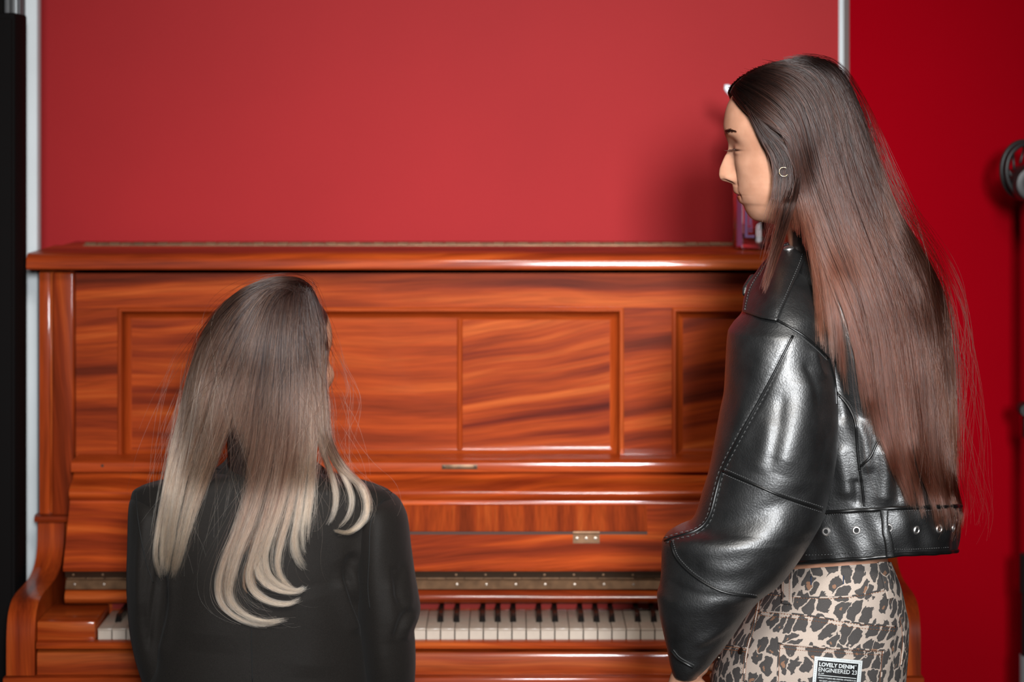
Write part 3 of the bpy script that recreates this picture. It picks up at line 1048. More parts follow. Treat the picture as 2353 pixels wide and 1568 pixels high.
def strands(G, depth, count, n=30, seed=0, clump=0.55, cl_w=3.0, jit=5.0, thick=0.012, fly=0.03, lo=0.0, hi=1.0, weights=None, frizz=1.0, tiplen=(0.82, 1.0), lockn=None, dfun=None):
    """strands between guide curves; returns (count, n, 3) world points"""
    rng = np.random.default_rng(seed)
    R = resample_guides(G, 80)
    m = len(G)
    if weights is None:
        a = rng.uniform(lo, hi, count) * (m - 1)
    else:
        w = np.asarray(weights, float); cdf = np.r_[0, np.cumsum(w)]; cdf /= cdf[-1]
        a = np.interp(rng.uniform(0, 1, count), cdf, np.linspace(0, m - 1, len(cdf)))
    nl = lockn or (m - 1) * 7
    lock_pos = np.sort(rng.uniform(0, m - 1, nl))
    li = np.abs(a[:, None] - lock_pos[None]).argmin(1)
    al = lock_pos[li]
    L = rng.uniform(*tiplen, count)
    t = np.linspace(0, 1, n)[None] * L[:, None]
    cl = clump * np.clip((t - 0.12) / 0.6, 0, 1) ** 1.2
    ae = a[:, None] * (1 - cl) + al[:, None] * cl
    ae = np.clip(ae, 0, m - 1 - 1e-6)
    i = ae.astype(int); f = (ae - i)[..., None]
    u = t * 79; j = np.minimum(u.astype(int), 78); g = (u - j)[..., None]
    A = R[i, j] * (1 - g) + R[i, j + 1] * g
    B = R[np.minimum(i + 1, m - 1), j] * (1 - g) + R[np.minimum(i + 1, m - 1), j + 1] * g
    q = A * (1 - f) + B * f
    # lock-level wave and strand-level wander
    ph = rng.uniform(0, 6.28, nl); fr = rng.uniform(0.4, 1.1, nl); am = rng.normal(0, 1, (nl, 2))
    wv = np.sin(ph[li][:, None] + fr[li][:, None] * t * 6.28) * np.clip(t * 2.0, 0, 1)
    q = q + wv[..., None] * am[li][:, None, :] * np.array([cl_w, 1.0])
    p2 = rng.uniform(0, 6.28, (count, 2)); f2 = rng.uniform(0.3, 1.2, (count, 2))
    s = np.where(rng.uniform(0, 1, count) < fly, 4.5, 1.0)[:, None] * frizz
    q[..., 0] += s * jit * 0.5 * np.sin(p2[:, :1] + f2[:, :1] * t * 6.28) * np.clip(t * 2.5, 0.25, 1)
    q[..., 0] += rng.normal(0, jit * 0.28, count)[:, None] * np.clip(t * 3, 0.3, 1)
    q[..., 1] += rng.normal(0, jit * 0.3, count)[:, None]
    lay = np.where(rng.uniform(0, 1, count) < 0.35, rng.uniform(0, 0.15, count), rng.uniform(0, 1, count)) * thick
    lockd = rng.uniform(-0.5, 0.5, nl)[li] * thick * 0.7
    Y = (dfun or depth)(q[..., 0], q[..., 1]) + (lay + lockd)[:, None] * np.clip(t * 4, 0.25, 1) - 0.002 * (s - 1) * np.sin(p2[:, 1:] + f2[:, 1:] * t * 5)
    out = np.empty(q.shape[:2] + (3,))
    out[..., 0] = (q[..., 0] - CX) * Y / FPX
    out[..., 1] = Y
    out[..., 2] = CH - (q[..., 1] - HY) * Y / FPX
    LASTT[id(out)] = np.broadcast_to(t, q.shape[:2]).copy()
    return out


LASTT = {}


def hair_curves(name, S, mat, parent, r0=0.00030, r1=0.00012, label=None):
    hc = bpy.data.hair_curves.new(name)
    c, n, _ = S.shape
    hc.add_curves([n] * c)
    base = ORG[parent.name]
    hc.attributes['position'].data.foreach_set('vector', (S - base).astype(np.float32).ravel())
    rad = np.tile(np.interp(np.linspace(0, 1, n), [0, 0.7, 1], [r0, r0, r1]), c).astype(np.float32)
    at = hc.attributes.get('radius') or hc.attributes.new('radius', 'FLOAT', 'POINT')
    at.data.foreach_set('value', rad)
    tt = LASTT.pop(id(S), None)
    if tt is None:
        tt = np.tile(np.linspace(0, 1, n), (c, 1))
    hc.attributes.new('hair_t', 'FLOAT', 'POINT').data.foreach_set('value', tt.astype(np.float32).ravel())
    hc.materials.append(mat)
    o = add(name, hc, parent)
    o['kind'] = 'stuff'
    if label: o['label'] = label
    return o


HT_T = []


def mass_material(name, root, tip, p0, p1):
    m, t, b = nt(name)
    a = node(t, 'ShaderNodeAttribute', attribute_name='hair_t')
    r = ramp(t, [(p0, root), (p1, tip)])
    t.links.new(a.outputs['Fac'], r.inputs['Fac']); t.links.new(r.outputs['Color'], b.inputs['Base Color'])
    b.inputs['Roughness'].default_value = 0.6; b.inputs['Specular IOR Level'].default_value = 0.2
    return m


def mass_t(o):
    o.data.attributes.new('hair_t', 'FLOAT', 'POINT').data.foreach_set('value', HT_T[-1].astype(np.float32))
    return o


def hair_sheet(G, depth, inset, t1=0.9, na=60, nt_=50, thick=0.006, t0=0.0, jag=0.0):
    jr = np.random.default_rng(len(G) * 7 + na)
    R = resample_guides(G, 80)
    m = len(G)
    V = []
    for layer in (0, 1):
        for a in np.linspace(0, m - 1 - 1e-6, na):
            i = int(a); f = a - i
            tj = t1 - jag * (0.5 + 0.5 * math.sin(a * 9.0 + 2.0 * math.sin(a * 4.1)))
            for t in np.linspace(t0, tj, nt_):
                u = t * 79; j = min(int(u), 78); g = u - j
                q = (R[i, j] * (1 - g) + R[i, j + 1] * g) * (1 - f) + (R[i + 1, j] * (1 - g) + R[i + 1, j + 1] * g) * f
                V.append((q[0], q[1], layer, t))
    V = np.array(V)
    HT_T.append(V[:, 3].copy())
    Y = depth(V[:, 0], V[:, 1]) + inset + V[:, 2] * thick
    W_ = np.stack([(V[:, 0] - CX) * Y / FPX, Y, CH - (V[:, 1] - HY) * Y / FPX], 1)
    F = []
    N = na * nt_
    for i in range(na - 1):
        for j in range(nt_ - 1):
            a = i * nt_ + j
            F.append((a, a + 1, a + nt_ + 1, a + nt_)); F.append((N + a, N + a + nt_, N + a + nt_ + 1, N + a + 1))
    for j in range(nt_ - 1):
        for i in (0, na - 1):
            a = i * nt_ + j
            F.append((a, a + 1, N + a + 1, N + a))
    for i in range(na - 1):
        for j in (0, nt_ - 1):
            a = i * nt_ + j
            F.append((a, a + nt_, N + a + nt_, N + a))
    return W_, F
# ------------------------------------------------------------------ the standing woman
def leather_material():
    m, t, b = nt('black_leather')
    tc = node(t, 'ShaderNodeTexCoord')
    v = node(t, 'ShaderNodeTexVoronoi', i_Scale=420.0)
    wn = node(t, 'ShaderNodeTexNoise', i_Scale=60.0, i_Detail=3.0)
    t.links.new(tc.outputs['Object'], wn.inputs['Vector'])
    mx = node(t, 'ShaderNodeVectorMath', operation='MULTIPLY_ADD')
    mx.inputs[1].default_value = (0.006,) * 3
    t.links.new(wn.outputs['Color'], mx.inputs[0]); t.links.new(tc.outputs['Object'], mx.inputs[2])
    t.links.new(mx.outputs[0], v.inputs['Vector'])
    n = node(t, 'ShaderNodeTexNoise', i_Scale=28.0, i_Detail=6.0, i_Roughness=0.6)
    t.links.new(tc.outputs['Object'], n.inputs['Vector'])
    b1 = node(t, 'ShaderNodeBump', i_Strength=0.35, i_Distance=0.0006)
    b2 = node(t, 'ShaderNodeBump', i_Strength=0.22, i_Distance=0.004)
    t.links.new(n.outputs['Fac'], b2.inputs['Height'])
    t.links.new(v.outputs['Distance'], b1.inputs['Height']); t.links.new(b2.outputs['Normal'], b1.inputs['Normal'])
    t.links.new(b1.outputs['Normal'], b.inputs['Normal'])
    b.inputs['Base Color'].default_value = (0.0025, 0.0025, 0.0027, 1)
    r = ramp(t, [(0.3, (0.44,) * 3), (0.7, (0.58,) * 3)])
    t.links.new(n.outputs['Fac'], r.inputs['Fac']); t.links.new(r.outputs['Color'], b.inputs['Roughness'])
    b.inputs['Specular IOR Level'].default_value = 1.0
    b.inputs['Coat Weight'].default_value = 0.7; b.inputs['Coat Roughness'].default_value = 0.42; b.inputs['Coat IOR'].default_value = 1.7
    t.links.new(b1.outputs['Normal'], b.inputs['Coat Normal'])
    return m


def leopard_material():
    m, t, b = nt('leopard_denim')
    at = node(t, 'ShaderNodeAttribute', attribute_name='puv')
    L = t.links.new
    n1 = node(t, 'ShaderNodeTexNoise', i_Scale=55.0, i_Detail=2.0)
    n2 = node(t, 'ShaderNodeTexNoise', i_Scale=330.0, i_Detail=3.0)
    L(at.outputs['Vector'], n1.inputs['Vector']); L(at.outputs['Vector'], n2.inputs['Vector'])
    w1 = node(t, 'ShaderNodeVectorMath', operation='MULTIPLY_ADD'); w1.inputs[1].default_value = (0.026, 0.026, 0)
    L(n1.outputs['Color'], w1.inputs[0]); L(at.outputs['Vector'], w1.inputs[2])
    w2 = node(t, 'ShaderNodeVectorMath', operation='MULTIPLY_ADD'); w2.inputs[1].default_value = (0.0042, 0.0042, 0)
    L(n2.outputs['Color'], w2.inputs[0]); L(w1.outputs[0], w2.inputs[2])
    st = node(t, 'ShaderNodeVectorMath', operation='MULTIPLY'); st.inputs[1].default_value = (48, 39, 0)
    L(w2.outputs[0], st.inputs[0])
    e = node(t, 'ShaderNodeTexVoronoi', voronoi_dimensions='2D', feature='DISTANCE_TO_EDGE', i_Scale=1.0, i_Randomness=0.9)
    f = node(t, 'ShaderNodeTexVoronoi', voronoi_dimensions='2D', feature='F1', i_Scale=1.0, i_Randomness=0.9)
    L(st.outputs[0], e.inputs['Vector']); L(st.outputs[0], f.inputs['Vector'])
    big = node(t, 'ShaderNodeTexNoise', i_Scale=14.0, i_Detail=1.0)
    L(at.outputs['Vector'], big.inputs['Vector'])
    thr = node(t, 'ShaderNodeMapRange'); thr.inputs['From Min'].default_value = 0.3; thr.inputs['From Max'].default_value = 0.7
    thr.inputs['To Min'].default_value = 0.06; thr.inputs['To Max'].default_value = 0.0
    L(big.outputs['Fac'], thr.inputs['Value'])
    sb0 = node(t, 'ShaderNodeMath', operation='SUBTRACT'); L(e.outputs['Distance'], sb0.inputs[0]); L(thr.outputs[0], sb0.inputs[1])
    fr = node(t, 'ShaderNodeMapRange'); fr.inputs['From Min'].default_value = 0.30; fr.inputs['From Max'].default_value = 0.70; fr.inputs['To Max'].default_value = 0.22
    L(f.outputs['Distance'], fr.inputs['Value'])
    sb = node(t, 'ShaderNodeMath', operation='SUBTRACT'); L(sb0.outputs[0], sb.inputs[0]); L(fr.outputs[0], sb.inputs[1])
    spot = node(t, 'ShaderNodeMapRange'); spot.inputs['From Min'].default_value = -0.006; spot.inputs['From Max'].default_value = 0.010
    L(sb.outputs[0], spot.inputs['Value'])
    # brown heart of some rosettes, off centre
    sx = node(t, 'ShaderNodeSeparateColor'); L(f.outputs['Color'], sx.inputs[0])
    rad = node(t, 'ShaderNodeMapRange'); rad.inputs['From Min'].default_value = 0.5; rad.inputs['To Min'].default_value = 0.0; rad.inputs['To Max'].default_value = 0.20
    L(sx.outputs[0], rad.inputs['Value'])
    off = node(t, 'ShaderNodeVectorMath', operation='ADD'); off.inputs[1].default_value = (0.08, 0.10, 0)
    L(st.outputs[0], off.inputs[0])
    f2 = node(t, 'ShaderNodeTexVoronoi', voronoi_dimensions='2D', feature='F1', i_Scale=1.0, i_Randomness=0.9)
    L(off.outputs[0], f2.inputs['Vector'])
    c = node(t, 'ShaderNodeMath', operation='LESS_THAN'); L(f2.outputs['Distance'], c.inputs[0]); L(rad.outputs[0], c.inputs[1])
    fine = node(t, 'ShaderNodeTexNoise', i_Scale=1400.0, i_Detail=2.0); L(at.outputs['Vector'], fine.inputs['Vector'])
    base = ramp(t, [(0.35, (0.50, 0.40, 0.33)), (0.65, (0.62, 0.52, 0.45))]); L(fine.outputs['Fac'], base.inputs['Fac'])
    dark = ramp(t, [(0.35, (0.060, 0.054, 0.052)), (0.65, (0.105, 0.096, 0.092))]); L(fine.outputs['Fac'], dark.inputs['Fac'])
    m1 = node(t, 'ShaderNodeMix', data_type='RGBA'); L(c.outputs[0], m1.inputs['Factor']); L(dark.outputs['Color'], m1.inputs['A']); m1.inputs['B'].default_value = (0.30, 0.165, 0.105, 1)
    m2 = node(t, 'ShaderNodeMix', data_type='RGBA'); L(spot.outputs[0], m2.inputs['Factor']); L(base.outputs['Color'], m2.inputs['A']); L(m1.outputs['Result'], m2.inputs['B'])
    L(m2.outputs['Result'], b.inputs['Base Color'])
    b.inputs['Roughness'].default_value = 0.85; b.inputs['Specular IOR Level'].default_value = 0.2
    bp = node(t, 'ShaderNodeBump', i_Strength=0.25, i_Distance=0.0005); L(fine.outputs['Fac'], bp.inputs['Height']); L(bp.outputs['Normal'], b.inputs['Normal'])
    return m


M_LEATHER = leather_material()
M_SEAM = pbr('leather_edge', (0.006, 0.006, 0.006), 0.34, spec=0.6)
M_LSTITCH = pbr('grey_thread', (0.10, 0.10, 0.10), 0.5)
M_SILVER = pbr('silver_metal', (0.85, 0.82, 0.80), 0.42, metal=1.0)
M_GOLD = pbr('gold', (0.95, 0.72, 0.42), 0.2, metal=1.0)
M_DARKMETAL = pbr('dark_rivet', (0.09, 0.07, 0.055), 0.3, metal=0.9)
M_LEO = leopard_material()
M_OTHREAD = pbr('rust_thread', (0.33, 0.115, 0.045), 0.6)
M_HOLE = pbr('eyelet_hole', (0.006, 0.006, 0.006), 0.7)

SYAW = math.radians(8)
SF = np.array([-math.cos(SYAW), math.sin(SYAW), 0]); SS = np.array([-math.sin(SYAW), -math.cos(SYAW), 0])
SO = np.array([XW(1815, 3.42), 3.42, ZW(340, 3.42)])
FOOT = (0.44, 3.46, 0.0)
parts = [head_mesh(SO, SF, SS, HK)]
parts.append(ear_solid(SO, SF, SS, HK, 1)); parts.append(ear_solid(SO, SF, SS, HK, -1))
tors = stack_verts([(575, 1822, 1980, 3.43, .055), (610, 1805, 2015, 3.44, .085), (660, 1790, 2080, 3.455, .12), (800, 1790, 2120, 3.465, .125), (1000, 1795, 2125, 3.465, .12), (1180, 1815, 2070, 3.46, .11),
                    (1260, 1812, 2035, 3.458, .118), (1310, 1800, 2042, 3.455, .13), (1400, 1735, 2062, 3.45, .14), (1500, 1668, 2068, 3.45, .145), (1600, 1655, 2060, 3.45, .14), (1680, 1690, 2030, 3.45, .10)], 60, 48)
parts.append(close_grid(tors, 0.01, 0.02)[:2])
for (sx, sy, fw) in ((-0.065, -0.05, 0.06), (0.025, 0.05, -0.02)):
    hx, hy = 0.44 + sx, 3.455 + sy
    parts.append(limb([(hx, hy, 0.70), (hx - 0.01, hy, 0.47), (hx + 0.005, hy - 0.01, 0.10)], [0.072, 0.055, 0.036]))
    parts.append(limb([(hx + 0.02, hy - 0.03, 0.060), (hx - 0.04, hy + 0.05, 0.045), (hx - 0.09, hy + 0.11, 0.026)], [0.036, 0.036, 0.022]))
SHL, ELB, WRI = P(1805, 705, 3.40), P(1670, 1225, 3.30), P(1592, 1520, 3.285)
parts.append(limb([SHL, ELB, WRI], [0.042, 0.040, 0.024]))
R_SH, R_EL, R_WR = np.array([0.50, 3.60, 1.30]), np.array([0.47, 3.68, 1.03]), np.array([0.38, 3.72, 0.82])
parts.append(limb([R_SH, R_EL, R_WR], [0.048, 0.040, 0.024]))


def hand(wr, down, thumb, palm_n, sc=1.0):
    """palm, four unequal curled fingers and a thumb; down = along the fingers, thumb = towards the thumb side"""
    d = np.asarray(down, float); d /= np.linalg.norm(d)
    th = np.asarray(thumb, float); th -= d * (th @ d); th /= np.linalg.norm(th)
    n = np.cross(d, th); n *= np.sign(n @ np.asarray(palm_n)) or 1
    out = []
    c = np.asarray(wr, float)
    out.append(limb([c - d * 0.02 * sc, c + d * 0.02 * sc + th * 0.004 * sc, c + d * 0.055 * sc + th * 0.012 * sc, c + d * 0.080 * sc + th * 0.018 * sc], [0.021 * sc, 0.019 * sc, 0.014 * sc, 0.011 * sc]))
    out.append(limb([c + d * 0.005 * sc, c + d * 0.05 * sc - th * 0.012 * sc, c + d * 0.076 * sc - th * 0.020 * sc], [0.020 * sc, 0.016 * sc, 0.011 * sc]))
    out.append(limb([c + d * 0.03 * sc, c + d * 0.078 * sc], [0.018 * sc, 0.012 * sc]))
    for off, ln, r in ((0.026, 0.070, 0.0085), (0.0085, 0.079, 0.0088), (-0.0095, 0.073, 0.0083), (-0.027, 0.058, 0.0073)):
        b0 = c + d * 0.074 * sc + th * off * sc * 0.98
        p1 = b0 + d * ln * 0.46 * sc + n * ln * 0.16 * sc
        p2 = p1 + d * ln * 0.22 * sc + n * ln * 0.22 * sc
        p3 = p2 + d * ln * 0.05 * sc + n * ln * 0.22 * sc
        out.append(limb([b0 - d * 0.012 * sc, b0, p1, p2, p3], [r * sc, r * sc, r * 0.95 * sc, r * 0.85 * sc, r * 0.7 * sc], 20, 12))
    t0 = c + d * 0.022 * sc + th * 0.012 * sc
    t1 = t0 + d * 0.020 * sc + th * 0.021 * sc + n * 0.010 * sc
    t2 = t1 + d * 0.028 * sc + th * 0.008 * sc + n * 0.010 * sc
    t3 = t2 + d * 0.024 * sc - th * 0.001 * sc + n * 0.008 * sc
    out.append(limb([t0, t1, t2, t3], [0.014 * sc, 0.0115 * sc, 0.0098 * sc, 0.0075 * sc], 20, 12))
    return out


parts += hand(P(1580, 1532, 3.283), (-0.10, 0.25, -1.0), (0.80, -0.5, 0), (-0.6, 0.8, 0.0), 0.96)
parts += hand(R_WR, (-0.25, 0.15, -1), (-0.5, 0.8, 0), (-0.8, -0.3, 0), 0.96)
me = union(parts, 'person')
tint_skin(me, SO, SF, SS, HK, nape=690)
co = np.empty(len(me.vertices) * 3, np.float32); me.vertices.foreach_get('co', co)
co = co.reshape(-1, 3) - np.array(FOOT, np.float32); me.vertices.foreach_set('co', co.ravel())
me.shade_smooth(); me.materials.clear(); me.materials.append(M_SKIN); me.update()
lady = add('person', me, None, FOOT)
tag(lady, 'standing person with very long dark hair in black leather jacket and leopard jeans', 'person', 'people at the piano')
body_bvh = bvh_of([lady])

# jeans ------------------------------------------------------------
JR = [(1297, 1799, 2044, 3.458, .131), (1310, 1792, 2050, 3.457, .135), (1350, 1764, 2066, 3.452, .145), (1400, 1722, 2078, 3.45, .152), (1440, 1692, 2085, 3.45, .157), (1490, 1658, 2084, 3.45, .158), (1540, 1639, 2081, 3.45, .157), (1600, 1630, 2075, 3.45, .152), (1690, 1640, 2058, 3.45, .14), (1770, 1655, 2035, 3.45, .128)]
nc = 160
JV = stack_verts(JR, 120, nc, cone=True)
JV = np.roll(JV, -nc // 4, axis=1)        # put the join on the far side
JV = folds(JV, [([(1740, 1400), (1850, 1450), (1990, 1470)], 14, -0.0012, 0), ([(2060, 1400), (2068, 1450), (2055, 1500)], 9, -0.002, 0), ([(2072, 1450), (2060, 1520), (2040, 1568)], 10, -0.002, 0),
                [(list([(1790, 1480), (1900, 1490), (2030, 1495)])), 6, 0.0012, 0][0:4] and ([(1790, 1480), (1900, 1490), (2030, 1495)], 6, 0.0010, 0)], 3, 0.0007, 12)
# tilt the waist edge: lower at the front (left of the picture)
top = np.clip((1330 - np.linspace(1297, 1770, 120)) / 47, 0, 1)[:, None]
pxj = project(JV)[0]
JV[..., 2] -= top * np.clip((1985 - pxj) / 165, -0.5, 1.3) * 0.0105
legs = []
vo, fo = [], []
inner = JV.reshape(-1, 3)
F = grid_faces(120, nc).tolist()
puv = np.zeros((120, nc, 3))
peri = np.cumsum(np.linalg.norm(np.diff(JV, axis=1, prepend=JV[:, :1]), axis=-1), axis=1)
mid = nc // 2
puv[..., 0] = peri - peri[:, mid:mid + 1] + 0.35
puv[..., 1] = JV[..., 2]
V = [inner]; U = [puv.reshape(-1, 3)]; n0 = len(inner)
for (sx, sy) in ((-0.065, -0.05), (0.025, 0.05)):
    hx, hy = 0.44 + sx, 3.455 + sy
    v, f = limb([(hx, hy, 0.66), (hx - 0.005, hy, 0.45), (hx + 0.005, hy, 0.07)], [0.086, 0.076, 0.085], 40, 40)
    v = np.array(v); F += [[i + n0 for i in q] for q in f]; n0 += len(v); V.append(v)
    an = np.arctan2(v[:, 0] - hx, -(v[:, 1] - hy)); U.append(np.stack([an * 0.08 + 0.35, v[:, 2], 0 * an], 1))
jeans = mesh('jeans', np.vstack(V), F, M_LEO, lady, autosmooth=60)
jeans.data.attributes.new('puv', 'FLOAT_VECTOR', 'POINT').data.foreach_set('vector', np.vstack(U).astype(np.float32).ravel())
jbvh = bvh_of([jeans])


def patch(bvh, quad, parent, mat, nu=10, nv=20, off=0.001, thick=0.0015, name='patch', label=None, uv=None):
    """strip laid on a surface: quad of four corners (or more columns) in view directions, given depth"""
    q = np.asarray(quad, float)
    V = []
    for o in (off + thick, off - 0.0006):
        for i in range(nv):
            t = i / (nv - 1)
            for j in range(nu):
                s = j / (nu - 1)
                a = (q[0] * (1 - s) + q[1] * s) * (1 - t) + (q[3] * (1 - s) + q[2] * s) * t
                p, n = hit(bvh, a[0], a[1], o)
                if p is None:
                    p = V[-1] if V else P(a[0], a[1], 3.35)
                V.append(p)
    N = nu * nv
    F = []
    for i in range(nv - 1):
        for j in range(nu - 1):
            a = i * nu + j
            F.append((a, a + 1, a + nu + 1, a + nu))
    rim = [j for j in range(nu)] + [i * nu + nu - 1 for i in range(1, nv)] + [(nv - 1) * nu + j for j in range(nu - 2, -1, -1)] + [i * nu for i in range(nv - 2, 0, -1)]
    for k in range(len(rim)):
        a, b = rim[k], rim[(k + 1) % len(rim)]
        F.append((a, a + N, b + N, b))
    o = mesh(name, V, F, mat, parent, autosmooth=50, label=label)
    if uv is not None:
        W_ = np.array(V)
        at = o.data.attributes.new('puv', 'FLOAT_VECTOR', 'POINT')
        at.data.foreach_set('vector', np.stack([W_[:, 0] + uv, W_[:, 2], 0 * W_[:, 0]], 1).astype(np.float32).ravel())
    return o


def seam_uv(o):
    if o is None: return
    n = len(o.data.vertices); c = np.empty(n * 3, np.float32); o.data.vertices.foreach_get('co', c); c = c.reshape(-1, 3) + ORG[o.name]
    o.data.attributes.new('puv', 'FLOAT_VECTOR', 'POINT').data.foreach_set('vector', np.stack([c[:, 0] * 1.1 + 0.02, c[:, 2], 0 * c[:, 0]], 1).astype(np.float32).ravel())


for pts, st in (([(1752, 1363), (1850, 1373), (1950, 1371), (2048, 1352)], (1,)), ([(1742, 1404), (1850, 1414), (1960, 1431), (2057, 1440)], (1, 3.6)),
                ([(1747, 1370), (1735, 1430), (1716, 1500), (1709, 1566)], (-1, 1)), ([(1789, 1479), (1900, 1489), (2030, 1495)], (1, 3.6)),
                ([(1790, 1480), (1788, 1520), (1786, 1567)], (-1,)), ([(2030, 1495), (2027, 1530), (2024, 1567)], (1,)), ([(1662, 1483), (1690, 1486), (1716, 1490)], (1, 3.2)),
                ([(2070, 1420), (2076, 1470), (2070, 1530)], (1,)), ([(1826, 1302), (1880, 1301), (1940, 1293), (1990, 1282), (2036, 1280)], (1,))):
    seam_uv(seam(jbvh, pts, jeans, M_LEO, 0.0013, 40, 0.0001, 'seam', st, M_OTHREAD, 3.0, 1))
patch(jbvh, [(1802, 1312), (1823, 1312), (1822, 1392), (1801, 1391)], jeans, M_LEO, 5, 20, 0.0022, 0.0022, 'belt_loop', uv=0.07)
patch(jbvh, [(2014, 1285), (2030, 1285), (2048, 1374), (2036, 1377)], jeans, M_LEO, 5, 20, 0.0022, 0.0022, 'belt_loop', uv=0.11)
for px in (1805, 1819):
    q = [(px, 1316), (px, 1350), (px - 1, 1388)]
    p, m_ = path_on(jbvh, q, 40, 0.0046)
    V, F = [], []
    for i in range(0, len(p) - 1, 2):
        v, f = tube_vf([p[i], p[i + 1]], 0.0004, 4); F += [tuple(x + len(V) for x in ff) for ff in f]; V += v
    if V: mesh('stitching', V, F, M_OTHREAD, jeans, kind='stuff')


def stud(bvh, px, py, prof, parent, mat, name, off=0.0, label=None, seg=24):
    p, n = hit(bvh, px, py, off)
    zq = Vector(n).to_track_quat('Z', 'Y')
    mb = MB(); mb.lathe(prof, (0, 0, 0), seg)
    bmesh.ops.transform(mb.bm, matrix=Matrix.Translation(Vector(p)) @ zq.to_matrix().to_4x4(), verts=mb.bm.verts)
    return mb.build(name, mat, parent, label=label)


stud(jbvh, 1703, 1497, [(0, 0.0032), (0.003, 0.003), (0.0048, 0.0018), (0.0052, -0.001)], jeans, M_DARKMETAL, 'rivet')
stud(jbvh, 1652, 1512, [(0, 0.0028), (0.003, 0.0026), (0.0044, 0.0014), (0.0048, -0.001)], jeans, M_DARKMETAL, 'rivet')
M_BLUE = pbr('blue_thread', (0.03, 0.05, 0.10), 0.7)
for px, py in ((1864, 1336), (1938, 1334)):
    p, m_ = path_on(jbvh, [(px, py - 10), (px, py), (px, py + 9)], 10, 0.0004)
    V, F = tube_vf(p, 0.0009, 6); mesh('bar_tack', V, F, M_BLUE, jeans)
# denim label
A6 = math.radians(5.2)
ex, ey = np.array([math.cos(A6), math.sin(A6)]), np.array([-math.sin(A6), math.cos(A6)])
LO = np.array([1872.0, 1508.0])
lab = lambda u, v: tuple(LO + ex * u + ey * v)
M_PAPER = pbr('white_label', (0.72, 0.76, 0.76), 0.6, mottle=(200, 0.08))
M_PRINT = pbr('black_print', (0.012, 0.012, 0.013), 0.55)
patch(jbvh, [lab(0, 0), lab(108, 0), lab(108, 128), lab(0, 128)], jeans, M_PAPER, 14, 16, 0.0016, 0.0012, 'label_patch', 'white-bordered label patch on back pocket')
patch(jbvh, [lab(8, 8), lab(99, 8), lab(99, 120), lab(8, 120)], jeans, M_PRINT, 14, 16, 0.0027, 0.0004, 'print_panel', 'black printed panel')
LETT = []


def letter(txt, u, v, width, height, bold=0.0):
    c = bpy.data.curves.new('t', 'FONT'); c.body = txt; c.size = 1.0; c.offset = bold; c.resolution_u = 3
    o = bpy.data.objects.new('t', c); COL.objects.link(o)
    dg = bpy.context.evaluated_depsgraph_get()
    m = bpy.data.meshes.new_from_object(o.evaluated_get(dg)); bpy.data.objects.remove(o)
    q = np.array([v_.co[:2] for v_ in m.vertices])
    lo, hi = q.min(0), q.max(0)
    q = (q - lo) / (hi - lo)
    V = []
    for a in q:
        px, py = lab(u + a[0] * width, v + (1 - a[1]) * height)
        V.append(hit(jbvh, px, py, 0.0034)[0])
    F = [tuple(p.vertices) for p in m.polygons]
    o = mesh('lettering', V, F, M_PAPER, jeans, smooth=False)
    return o


letter('LOVELY DENIM', 11.5, 11.5, 79, 9.6, 0.035)
letter('\u00ae', 92.0, 10.8, 3.2, 3.2)
letter('ENGINEERED 23', 11, 23.5, 86, 9.6, 0.012)
letter('US - INT', 11, 35.5, 13, 3.0, 0.02)
patch(jbvh, [lab(11, 40.5), lab(97, 40.5), lab(97, 42), lab(11, 42)], jeans, M_PAPER, 12, 3, 0.0030, 0.0004, 'printed_rule')
letter('A PRODUCT OF BUENOS AIRES, ARGENTINA - ESTABLISHED IN 2021', 11, 45, 86, 4.0, 0.02)
letter('HIGH QUALITY - LONG LASTING DENIM - HANDMADE WITH CARE', 15, 51.6, 80, 4.0, 0.02)
V, F = [], []
for (a, b) in (((4, 4), (104, 4)), ((104, 4), (104, 124)), ((4, 4), (4, 124))):
    n_ = 24
    for i in range(n_):
        t0, t1 = (i + 0.2) / n_, (i + 0.75) / n_
        q0 = lab(a[0] + (b[0] - a[0]) * t0, a[1] + (b[1] - a[1]) * t0); q1 = lab(a[0] + (b[0] - a[0]) * t1, a[1] + (b[1] - a[1]) * t1)
        v, f = tube_vf([hit(jbvh, *q0, 0.0029)[0], hit(jbvh, *q1, 0.0029)[0]], 0.00035, 4)
        F += [tuple(x + len(V) for x in ff) for ff in f]; V += v
mesh('stitching', V, F, pbr('pale_thread', (0.45, 0.48, 0.48), 0.6), jeans, kind='stuff')
for (sx, sy) in ((-0.065, -0.05), (0.025, 0.05)):
    hx, hy = 0.44 + sx, 3.455 + sy
    v, f = limb([(hx + 0.025, hy - 0.035, 0.056), (hx - 0.04, hy + 0.05, 0.052), (hx - 0.095, hy + 0.115, 0.036)], [0.052, 0.050, 0.034], 24, 20)
    mesh('boot', np.array(v) * 1.0, f, M_BLACK, lady)

